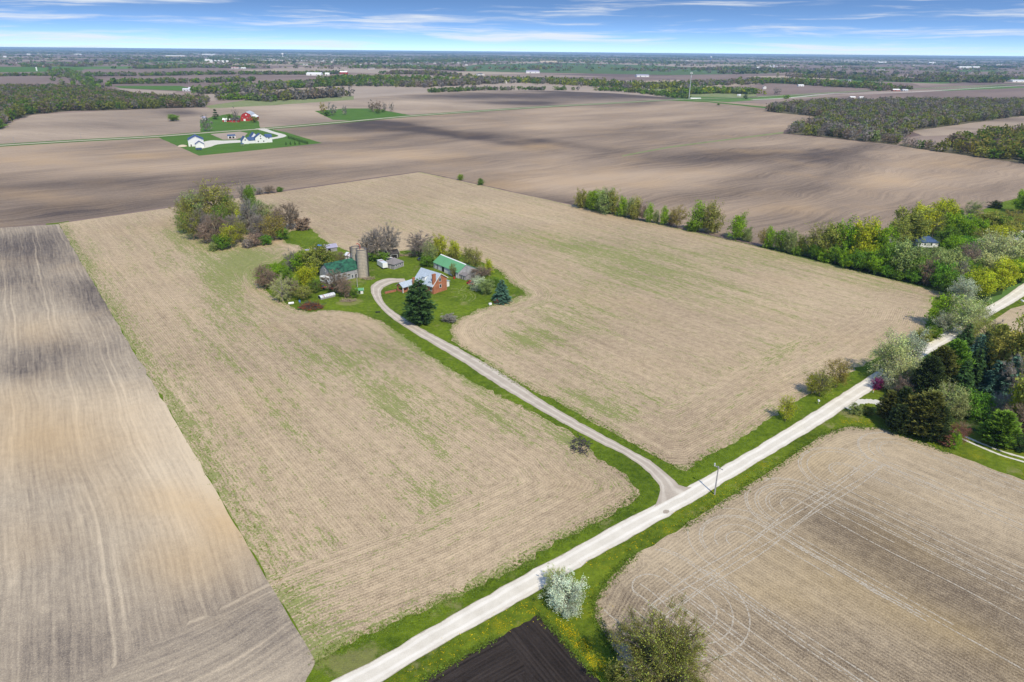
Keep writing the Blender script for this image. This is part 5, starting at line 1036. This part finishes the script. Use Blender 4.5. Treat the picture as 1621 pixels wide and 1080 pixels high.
# old vehicles left of the barn
v = G(507,447); t = thing('old_motorhome', 'pale old motorhome rusting under trees left of the barn', 'motorhome', (v[0],v[1],.05), -42*D2R)
MB().box(0,4.2,0,2.4,.7,3.0).build('body', M['white'], t); MB().prism([(4.2,.5),(6.6,.5),(6.6,1.3),(5.5,1.5),(4.9,2.3),(4.2,2.4)], .15, 2.25, 'y').build('cab', M['foil'], t); MB().box(.5,3.6,-.03,-.003,1.7,2.5).build('window', M['glass'], t); MB().box(1.2,2.4,.8,1.6,3.002,3.25).build('roof_vent', M['steel'], t)
MB().prism([(4.92,1.55),(5.45,1.52),(4.97,2.2)], .02, .14, 'y').build('cab_window', M['glass'], t)
for x in (1.,5.6):
    for y in (.1,2.3): MB().tube((x,y-.12,.4),(x,y+.12,.4), .4, .4, 12).build('wheel', M['tyre'], t)
car('small red pickup nosed up to the old motorhome', G(521,458.5), 8*D2R, 'redpaint', 'old_pickup', 3.6, 1.6, False, 'pickup')
car('rusty wheelless truck body between motorhome and brush', G(504,456), -20*D2R, 'rust', 'old_truck', 4., 1.7, False, 'truck')
car('small red and white car beside the white blossoming bush', G(740,449.5), -28*D2R, 'redpaint', 'parked_car', 3.6, 1.6)
# long rounded metal shelter
a_ = G(508.5,475); b_ = G(531,469.5); v_ = b_-a_; L = float(np.hypot(*v_)); t = thing('metal_shelter', 'long low rounded sheet-metal shelter with rust stripes in the yard', 'shelter', (a_[0],a_[1],.05), math.atan2(v_[1],v_[0]))
n = 9; W2 = 2.6; pr = [(W2/2-math.cos(math.pi*i/(n-1))*W2/2, .7+math.sin(math.pi*i/(n-1))*.9) for i in range(n)]
MB().box(0,L,.05,W2-.05,0,.7).build('base', M['greywood'], t); MB().prism(pr[::-1], -.1, L+.1, 'x').build('curved_roof', M['foil'], t); MB().prism([(y*.9+.13, z-.12) for y, z in pr[::-1]], -.16, -.104, 'x').build('end_panel', M['dark'], t)
for i in range(9): MB().prism([(y*1.01-.013, z+.012) for y, z in pr[::-1]], L*(i+.5)/9-.05, L*(i+.5)/9+.05, 'x').build('rib', M['rust'] if i in (3,4,5,6) else M['steel'], t)
gable('green_hut', 'small white-edged hut with green roof near the gravel loop', 'hut', G(563.5,466), 12*D2R, 3.2, 2.8, 1.7, 2.2, 'white', 'greenroof', o=.3, wins=[('F',1.6,.1,.9,1.5,'door','dark'),('R',1.4,.8,.6,.6)])
gable('mauve_shed', 'mauve-roofed shed behind the trees left of the barn', 'shed', G(516,400), 30*D2R, 6.2, 5., 2.3, 3.6, 'greywood', 'purpleroof', wins=[('F',2.,.1,1.6,1.9,'door','dark')])
gable('low_shed', 'long low mauve roof by the grass patch left of the farmyard', 'shed', G(486,401.5), 32*D2R, 6., 3., 1.2, 1.8, 'greywood', 'purpleroof')
gable('white_shed', 'small white metal-roofed shed between the barn and its silos', 'shed', G(546,411), -30*D2R, 6.0, 4., 2.3, 3.4, 'white', 'foil', wins=[('F',2.,.1,1.,1.8,'door')])
def small(name, label, cat, px, parts, rz=0.):
    p = G(*px); t = thing(name, label, cat, (p[0],p[1],.05), rz)
    for nm, mb, mt in parts: mb.build(nm, M[mt], t)
    return t
small('tarped_stack', 'dark stack under a bright blue tarpaulin on the grass patch', 'stack', (506,391.5), [('stack', MB().box(-1.2,1.2,-.8,.8,0,1.), 'dark'), ('tarpaulin', MB().add([(-1.35,-.95,.9),(1.35,-.95,.95),(1.3,.95,1.),(-1.3,.95,.95),(-.7,0,1.5),(.8,0,1.45)], [(0,1,5,4),(1,2,5),(2,3,4,5),(3,0,4)]), 'bluepaint')])
small('water_tank', 'small white tank lying at the field edge left of the yard', 'tank', (461,482), [('tank', MB().tube((-1.1,0,.5),(1.1,0,.5),.5,.5,12), 'white'), ('cradle', MB().box(-.8,-.6,-.45,.45,0,.25).box(.6,.8,-.45,.45,0,.25), 'rust')], .4)
small('blue_barrel', 'blue barrel among the shrubs left of the scrap heap', 'barrel', (474.5,479), [('body', MB().tube((0,0,0),(0,0,1.),.4,.4,12), 'bluepaint'), ('hoop', MB().tube((0,0,.32),(0,0,.38),.43,.43,12).tube((0,0,.66),(0,0,.72),.43,.43,12), 'steel')])
small('white_drum', 'little white drum under the brown bare tree by the barn', 'drum', (552,468), [('body', MB().tube((0,0,0),(0,0,.9),.35,.35,12), 'white'), ('lid', MB().tube((0,0,.9),(0,0,.96),.38,.38,12), 'steel')])
small('red_drum', 'orange-red drum in front of the green-roofed shed', 'drum', (719,441.5), [('body', MB().tube((0,0,0),(0,0,1.),.45,.45,12), 'redpaint'), ('lid', MB().tube((0,0,1.),(0,0,1.06),.48,.48,12), 'rust')])
small('white_box', 'small white box at the corner of the lawn below the house', 'box', (776,483), [('body', MB().box(-.6,.6,-.4,.4,0,.7), 'white'), ('lid', MB().box(-.65,.65,-.45,.45,.702,.8), 'trim')], .5)
small('tyre_stack', 'dark tyres lying on the grass left of the driveway', 'tyres', (596.5,495), [('tyre', MB().tube((0,0,0),(0,0,.3),.6,.6,12), 'tyre'), ('tyre', MB().tube((.9,.3,0),(.9,.3,.28),.5,.5,12), 'tyre')])
# heaps nobody could count
def heap(name, label, cat, ctr, n, rx, ry, hh, mats, Lmax=2.2):
    for mi, mt in enumerate(mats):
        b = MB(); r_ = random.Random(n+mi)
        for i in range(n//len(mats)):
            a = r_.uniform(0,6.28); q = math.sqrt(r_.random()); p = Vector((math.cos(a)*q*rx, math.sin(a)*q*ry, r_.uniform(.05,1)*hh*(1-q*.7)))
            d = Vector((r_.uniform(-1,1), r_.uniform(-1,1), r_.uniform(-.4,.5))).normalized()*r_.uniform(.4,Lmax); b.tube(p, p+d, r_.uniform(.03,.12), r_.uniform(.02,.1), 4)
        o_ = b.build(name, M[mt]); p = G(*ctr); o_.location = (p[0],p[1],.04); tag(o_, label[mi], cat, kind='stuff')
heap('scrap_heap', ['tangled rusty scrap metal at the field edge of the farmyard','dark debris mixed into the rusty scrap heap'], 'scrap', (492,488), 420, 5.0, 3.6, 3.2, ['rust','darkroof'])
heap('brush_pile', ['pale dry brush pile on the grass below the small hut'], 'brush', (551,477), 160, 3.2, 1.4, .7, ['brush'])
heap('brush_pile', ['dry brush and debris at the foot of the silos'], 'brush', (583,442), 120, 2.6, 1.6, .6, ['brush'])
heap('brush_pile', ['dark twiggy brush at the field end beside the driveway'], 'brush', (918,705), 160, 2.6, 5., .35, ['darkroof'])
heap('fallen_branches', ['grey fallen branches behind the sheds under the bare trees'], 'branches', (645,405), 160, 5., 2., .8, ['brush'])
# utility poles
def utility_pole(label, px, top, lean=.0, arm=1.3, group=None, ang=-50):
    p = G(*px); hh = height_for(px[0], px[1], top); t = thing('utility_pole', label, 'utility pole', (p[0],p[1],.02), ang*D2R, group)
    MB().tube((0,0,-.2),(0,0,hh),.20,.13,8).build('pole', M['polewood'], t)
    if arm:
        MB().box(-arm,arm,-.06,.06,hh-.45,-.3+hh).build('crossarm', M['polewood'], t)
        for x in (-arm+.1,-arm*.35,arm-.1): MB().tube((x,0,hh-.3),(x,0,hh-.08),.05,.04,6).build('insulator', M['steel'], t)
    return t
pl = utility_pole('grey wooden utility pole with crossarm beside the gravel road', (1131,783), 738.5); MB().tube((-.9,-.35,8.0),(-.9,-.35,8.7),.18,.18,10).build('transformer', M['steel'], pl)
utility_pole('thin pale yard pole in front of the barn', (566,455), 436, arm=0)
for px, tp, nm in (((228,214),202,'utility pole by the far road left of the white farm'),((128.5,219),210,'utility pole by the far road in the open field'),((23,227),217,'utility pole by the far road at the left edge of the picture'),((433,169+38),198,'utility pole by the far road right of the red barn')): utility_pole(nm, px, tp, arm=.9, ang=-50, group='utility poles by the far road')
small('mailbox', 'white mailbox on a post at the right edge beside the road', 'mailbox', (1617,481), [('post', MB().box(-.06,.06,-.06,.06,0,1.1), 'polewood'), ('box', MB().box(-.3,.3,-.7,.7,1.1,1.6), 'white')])
small('mailbox', 'small white mailbox on the verge across from the cedars', 'mailbox', (1295,640), [('post', MB().box(-.05,.05,-.05,.05,0,1.), 'polewood'), ('box', MB().box(-.22,.22,-.35,.35,1.,1.4), 'white')])
small('marker_post', 'small red and white marker beside the purple shrub', 'marker', (1382,622), [('post', MB().box(-.05,.05,-.05,.05,0,1.), 'white'), ('plate', MB().box(-.25,.25,-.03,.03,.8,1.3), 'redpaint')])
# blue-roofed house and pale sheds in the tree belt
C, rz, L, W_ = corners((1452,391.5),(1484,392),(1448,380))
t = thing('blue_roofed_house', 'small white house with a blue hipped roof among the trees', 'house', (C[0],C[1],.05), rz); W_ = 9.; MB().box(0,L,0,W_,-.1,3.0).build('wall', M['white'], t); o = .5
MB().add([(-o,-o,2.9),(L+o,-o,2.9),(L+o,W_+o,2.9),(-o,W_+o,2.9),(L*.3,W_/2,5.4),(L*.7,W_/2,5.4)], [(0,3,2,1),(0,1,5,4),(1,2,5),(2,3,4,5),(3,0,4)]).build('roof', M['navy'], t)
for u in (1.2,4.,7.5): window(t, 'F', L, W_, u, 1.1, 1., 1.2)
gable('pale_roofed_house', 'pale metal-roofed building half hidden by trees at the right edge', 'house', G(1586,378), -35*D2R, 16, 9, 3., 5.2, 'white', 'foil', wins=[('F',4,1,1.2,1.2),('F',9,1,1.2,1.2)])
gable('pale_roofed_house', 'second pale roof at the right edge in front of the first', 'house', G(1612,392), -35*D2R, 12, 8, 3., 4.8, 'white', 'foil', wins=[('F',4,1,1.2,1.2)])
gable('garden_shed', 'small pale blue shed among the trees above the road corner', 'shed', G(1532,432), 40*D2R, 3.5, 3., 2.2, 3.0, 'foil', 'foil', wins=[('F',1.7,.1,.9,1.7,'door')])
# white farm across the field
C, rz, L, W_ = corners((299,232.5),(323.5,231.5),(290,227))
gable('white_machine_shed', 'large white metal shed with blue roof at the far farm', 'shed', C, rz, L, 24, 6.5, 10.5, 'white', 'navy', axis='y', o=.3, wins=[('L',6,3,2.4,1.6),('L',14,3,2.4,1.6),('F',L*.16,.1,1.2,2.2,'door','dark')])
C2 = C+(G(323.5,231.5)-C)*.42-np.array((-math.sin(rz),math.cos(rz)))*12.5
gable('white_annex', 'lower white annex with blue roof in front of the large far shed', 'shed', C2, rz, L*.55, 12.2, 3.2, 6.2, 'white', 'navy', axis='y', o=.3, wins=[('F',4.,.1,3,2.4,'door','white'),('L',6,1.2,1.6,1.2)])
C, rz, L, W_ = corners((361,219.5),(373,219),(360,215)); gable('open_shelter', 'dark open-fronted shelter with blue roof between the far white buildings', 'shelter', C, rz, L, 6, 3., 4.2, 'white', 'navy', o=.3, wins=[('F',L*.3,.1,L*.35,2.2,'door','dark'),('F',L*.72,.1,L*.3,2.2,'door','dark')])
C, rz, L, W_ = corners((384,228.5),(394,228),(378,222)); hs_ = gable('white_farmhouse', 'white gabled far farmhouse with navy roofs and attached garage', 'house', C, rz, L, 13, 3.6, 8.0, 'white', 'navy', axis='y', wins=[('F',L*.5,3.8,1.4,1.4),('F',L*.3,.6,2.4,2.2,'door','white'),('F',L*.7,.6,2.4,2.2,'door','white')])
def blockpart(x0, x1, y0, y1, e, r, axis):
    S0, S1, T0, T1 = (y0,y1,x0,x1) if axis == 'x' else (x0,x1,y0,y1); m_ = (S0+S1)/2; s_ = (r-e)/(m_-S0); pr = [(S0,-.1),(S1,-.1),(S1,e),(m_,r),(S0,e)]
    if axis == 'y': pr = pr[::-1]
    MB().prism(pr, T0, T1, axis).build('wall', M['white'], hs_); MB().prism([(S0-.4,e-.4*s_+.01),(m_,r+.01),(m_,r+.18),(S0-.4,e-.4*s_+.18)], T0-.4, T1+.4, axis).prism([(m_+.002,r+.01),(S1+.4,e-.4*s_+.01),(S1+.4,e-.4*s_+.18),(m_+.002,r+.18)], T0-.398, T1+.398, axis).build('roof', M['navy'], hs_)
blockpart(L+.02, L+8, 3, 11, 3.6, 6.6, 'x'); blockpart(L+8.02, L+20, 2, 12, 6.2, 10.4, 'y'); blockpart(L+20.02, L+27, 4, 12, 6.0, 9.0, 'x'); blockpart(L+5, L+13, 12.02, 24, 6.2, 10.6, 'y')
for x, z in ((L+11,1.2),(L+17,1.2),(L+14,4.4),(L+14,7.),(L+23.5,4.)):
    b = MB().box(x-.8,x+.8,(1.92 if x < L+20 else 3.92),(1.99 if x < L+20 else 3.99),z,z+1.6).build('window', M['trim'], hs_); MB().box(x-.65,x+.65,(1.88 if x < L+20 else 3.88),(1.915 if x < L+20 else 3.915),z+.15,z+1.45).build('pane', M['glass'], b)
small('hay_trailer', 'dark trailer parked on gravel below the far white shed', 'trailer', (315,238), [('bed', MB().box(-3,3,-1.2,1.2,.8,2.2), 'navy'), ('wheel', MB().tube((-1.5,-1.2,.4),(-1.5,-.9,.4),.4), 'tyre'), ('wheel', MB().tube((1.5,-1.2,.4),(1.5,-.9,.4),.4), 'tyre')], .3)
small('playset', 'small brown playset on the far white farm lawn', 'playset', (384,231.5), [('deck', MB().box(-1.5,1.5,-1,1,1.2,1.35), 'tanwall'), ('frame', MB().tube((-1.4,-.9,0),(-1.4,-.9,2.4),.08).tube((1.4,-.9,0),(1.4,-.9,2.4),.08).tube((1.4,.9,0),(1.4,.9,2.4),.08).tube((-1.4,.9,0),(-1.4,.9,2.4),.08), 'polewood'), ('canopy', MB().prism([(-1.2,2.3),(1.2,2.3),(0,3.1)], -1.6, 1.6, 'x'), 'navy')])
small('gravel_mound', 'pale sand mound behind the far white shed', 'mound', (289,232), [('mound', MB().dome((0,0,0),5,1.8,14,4), 'tanwall')])
# red barn farm
p = G(381.5,192); t = thing('red_barn', 'red gambrel barn with grey roof at the far farm', 'barn', (p[0],p[1],.1), 0.12)
g_ = [(0,-.1),(17,-.1),(17,5.5),(14.2,10.2),(8.5,12.8),(2.8,10.2),(0,5.5)]; MB().prism(g_[::-1], 0, 26, 'y').build('wall', M['redpaint'], t)
rr = MB()
for (a, b) in zip(g_[2:-1], g_[3:]): rr.prism([(a[0],a[1]+.02),(b[0],b[1]+.02),(b[0],b[1]+.35),(a[0],a[1]+.35)], -.5, 26.5, 'y')
rr.build('roof', M['steel'], t); MB().box(4,7,-.1,-.01,.2,3.2).build('door', M['trim'], t); MB().box(7.6,9.4,-.1,-.01,8.2,10).build('hay_door', M['trim'], t)
for x in (3,10,13.5):
    b = MB().box(x-.6,x+.6,-.1,-.012,4.2,5.4).build('window', M['trim'], t); MB().box(x-.45,x+.45,-.14,-.102,4.35,5.25).build('pane', M['glass'], b)
gable('red_barn_wing', 'lower white-roofed wing right of the red barn', 'barn', G(393,191.5), .12, 11, 22, 5, 8.5, 'redpaint', 'trim', axis='y', o=.4, wins=[('F',5,1,3,3,'door','trim')])
gable('red_and_white_shed', 'small red and white shed left of the red barn', 'shed', G(352.5,193.3), .1, 14, 8, 3., 5.2, 'redpaint', 'trim', o=.4, wins=[('F',4,.2,3,2,'door','trim')])
gable('farm_cottage', 'dark-roofed red cottage tucked in front of the red barn', 'house', G(365,194), .1, 12, 9, 3.2, 6., 'redpaint', 'darkroof', wins=[('F',3,1,1.2,1.4),('F',8,1,1.2,1.4)])
gable('white_cottage', 'tiny white shed beside the grey bare tree at the far road', 'shed', G(320,190), .1, 5, 5, 3, 5, 'white', 'purpleroof', wins=[('F',2.5,.1,1,2,'door')])
# radio mast and water tower
p = G(1090.5,156.5); hh = height_for(1090.5,156.5,108.5); t = thing('radio_mast', 'tall pale radio mast beside the far road', 'mast', (p[0],p[1],.2)); hh = hh*.97
MB().tube((0,0,0),(0,0,hh),.85,.5,10).build('mast', M['steel'], t); MB().tube((0,0,hh),(0,0,hh+3),.2).build('tip', M['steel'], t)
for i in range(9):
    a = i*2*math.pi/9; MB().box(math.cos(a)*2.3-.3,math.cos(a)*2.3+.3,math.sin(a)*2.3-.3,math.sin(a)*2.3+.3,hh-2.8,hh).build('antenna', M['trim'], t)
MB().tube((0,0,hh-1.9),(0,0,hh-1.5),2.3,2.3,12).tube((0,0,hh*.82),(0,0,hh*.82+2.4),1.5,1.5,12).build('platform', M['steel'], t); MB().box(3,28,-4,2,0,2.2).build('equipment_cabin', M['trim'], t)
for px, tp, nm in (((1125,96),84.8,'white water tower on the horizon right of the radio mast'),((448,92.5),82.5,'distant white water tower above the town on the left')):
    p = G(*px); hh = height_for(px[0], px[1], tp); t = thing('water_tower', nm, 'water tower', (p[0],p[1],.2)); R_ = hh*.24
    MB().tube((0,0,0),(0,0,hh*.7),R_*.35,R_*.2,12).build('stem', M['bluepaint'] if px[0] > 1000 else M['trim'], t); MB().dome((0,0,hh*.78),R_,hh*.22,16,5).build('tank', M['trim'], t); MB().tube((0,0,hh*.66),(0,0,hh*.78),R_*.3,R_,16).build('tank_base', M['trim'], t)
def farb(px, py, wp, hp, label, wall='white', roof='trim', name='farm_building', cat='farm building', axis='x', depth=.6):
    L = max(4., width_for(px, py, wp)); hh = height_for(px, py, py-hp); p = G(px-wp/2, py)
    return gable(name, label, cat, p, .05, L, max(5., min(L*depth, 40.)), hh*.62, hh, wall, roof, axis=axis, o=.3, trim=False, wins=[('F',L*.3,.3,min(4,L*.15),hh*.4,'door','dark'),('F',L*.7,hh*.2,min(3,L*.1),hh*.2)])
for a in ((497,119.5,24,4.5,'long white greenhouse roofs among the middle distance fields','white','trim'),(518,119.3,7,4,'white shed just right of the long greenhouse roofs','white','trim'),(544,117.5,12,5,'red barn with white roof in the middle distance','redpaint','trim'),(295,144.5,12,4.5,'pale blue barn by the small green field','foil','foil'),
          (301,142.5,5,4.5,'grey silo-like shed behind the pale blue barn','steel','steel'),(843,116,20,4.2,'pale house with a long roof at the edge of the green crop field','white','purpleroof'),(1017,122,18,4.,'house with a mauve roof beside the green crop field','white','purpleroof'),(866,99,22,2.6,'long tan warehouse above the green crop field','tanwall','tanwall'),
          (276,89.5,28,1.8,'long tan warehouse near the left horizon','tanwall','trim'),(327,87.3,16,1.6,'long white warehouse near the left horizon','white','trim'),(1206,109.5,26,3.6,'long white shed of the grain farm at the green field end','white','trim'),(1419,144.5,10,3.4,'red and white barn beside the far side road','redroof','trim'),
          (1433,144.5,8,3,'pale green shed beside the far side road','steel','foil'),(1525,108,15,2.8,'white sheds in the far right country','white','trim'),(1545,107.6,8,2.4,'small white shed right of the far white sheds','white','trim'),(1395,101,8,3,'white farm building in the far brown fields','white','trim'),(1474,101.5,6,3,'white barn near the right horizon','white','trim'),
          (1612,130,18,3.5,'pale sheds behind trees at the far right edge','white','foil'),(1345,129.5,6,3.,'white house at the right woods end','white','purpleroof'),(1268,137,8,3,'white roof inside the mixed tree belt on the right','white','trim'),(1290,155,0.1,.1,'',None,None),(1350,156,8,3,'tan silo shed beside the side road','tanwall','trim'),(1364,156,6,2.8,'white roofed shed beside the side road','white','trim'),
          (1170,152.5,5,3.,'tiny blue-white house by the far road near the trees','white','foil'),(245,106.5,8,2.6,'house with blue roof in the far left tree group','white','navy'),(275,107,10,3,'red barn inside the far left tree group','redroof','foil'),(69,107,4,3,'red barn of the little farm on the green field','redroof','trim'),(8,91,6,2,'white building at the far left edge','white','trim'),(45,87,5,2,'white barn in the far left country','white','trim'),
          (122,87,10,1.8,'pale sheds near the left horizon','white','trim'),(372,108.5,12,2.4,'white shed group by the tan field in the distance','white','redroof'),(385,109,8,2.2,'small white shed right of the distant white shed group','white','trim')):
    if a[4]: farb(*a)
p0 = G(58.5,112.5); t = thing('white_silo', 'slim white silo of the little farm on the green field', 'silo', (p0[0],p0[1],.1)); hh = height_for(58.5,112.5,107); MB().tube((0,0,0),(0,0,hh),3,3,14).build('wall', M['trim'], t); MB().dome((0,0,hh),3,2,14,4).build('dome', M['trim'], t)
for k, (px, py, tp, r_) in enumerate(((1219,109.5,103.5,7),(1224,109.5,102.5,8),(1229,109.5,104,7),(1237,110.5,105,6),(1241,110.5,105,6),(1207+16,110,106,5))):
    p = G(px, py); hh = height_for(px, py, tp); t = thing('grain_bin', f'{ORD[k]} of the pale steel grain bins at the end of the green crop field', 'grain bin', (p[0],p[1],.2), 0, 'grain bins'); MB().tube((0,0,0),(0,0,hh*.8),r_,r_,14).build('wall', M['foil'], t); MB().tube((0,0,hh*.8),(0,0,hh),r_+.2,.5,14).build('cone_roof', M['steel'], t)
for k, (px, py, tp, r_) in enumerate(((327,99,93,12),(331,99,93.5,12),(335,99,94.5,11),(341,99,95,11),(347,99.2,95,11),(353,99.4,95.5,12),(360,99.6,95.5,12))):
    p = G(px, py); hh = height_for(px, py, tp); t = thing('grain_bin', f'{ORD[k]} from the left of the white grain bins near the distant town', 'grain bin', (p[0],p[1],.2), 0, 'white grain bins by the town'); MB().tube((0,0,0),(0,0,hh*.85),r_,r_,12).build('wall', M['trim'], t); MB().tube((0,0,hh*.85),(0,0,hh),r_+.2,.5,12).build('cone_roof', M['trim'], t)

# ---------------------------------------------------------------- the air
hz_m = bpy.data.materials.new('haze'); hz_m.use_nodes = True; ht = NT(hz_m.node_tree); ht.n.clear(); ho = ht.new('ShaderNodeOutputMaterial'); hv = ht.new('ShaderNodeVolumePrincipled')
hv.inputs['Color'].default_value = (.50,.74,1,1); hv.inputs['Density'].default_value = 5.2e-5; hv.inputs['Anisotropy'].default_value = .0; ht.l.new(hv.outputs[0], ho.inputs['Volume'])
hb = MB().box(-58000,58000,-1400,66000,-1.5,101.5).build('haze', hz_m); hb['kind'] = 'stuff'; hb['label'] = 'thin blue haze lying over the far country'; hb['category'] = 'haze'
S.cycles.volume_bounces = 0
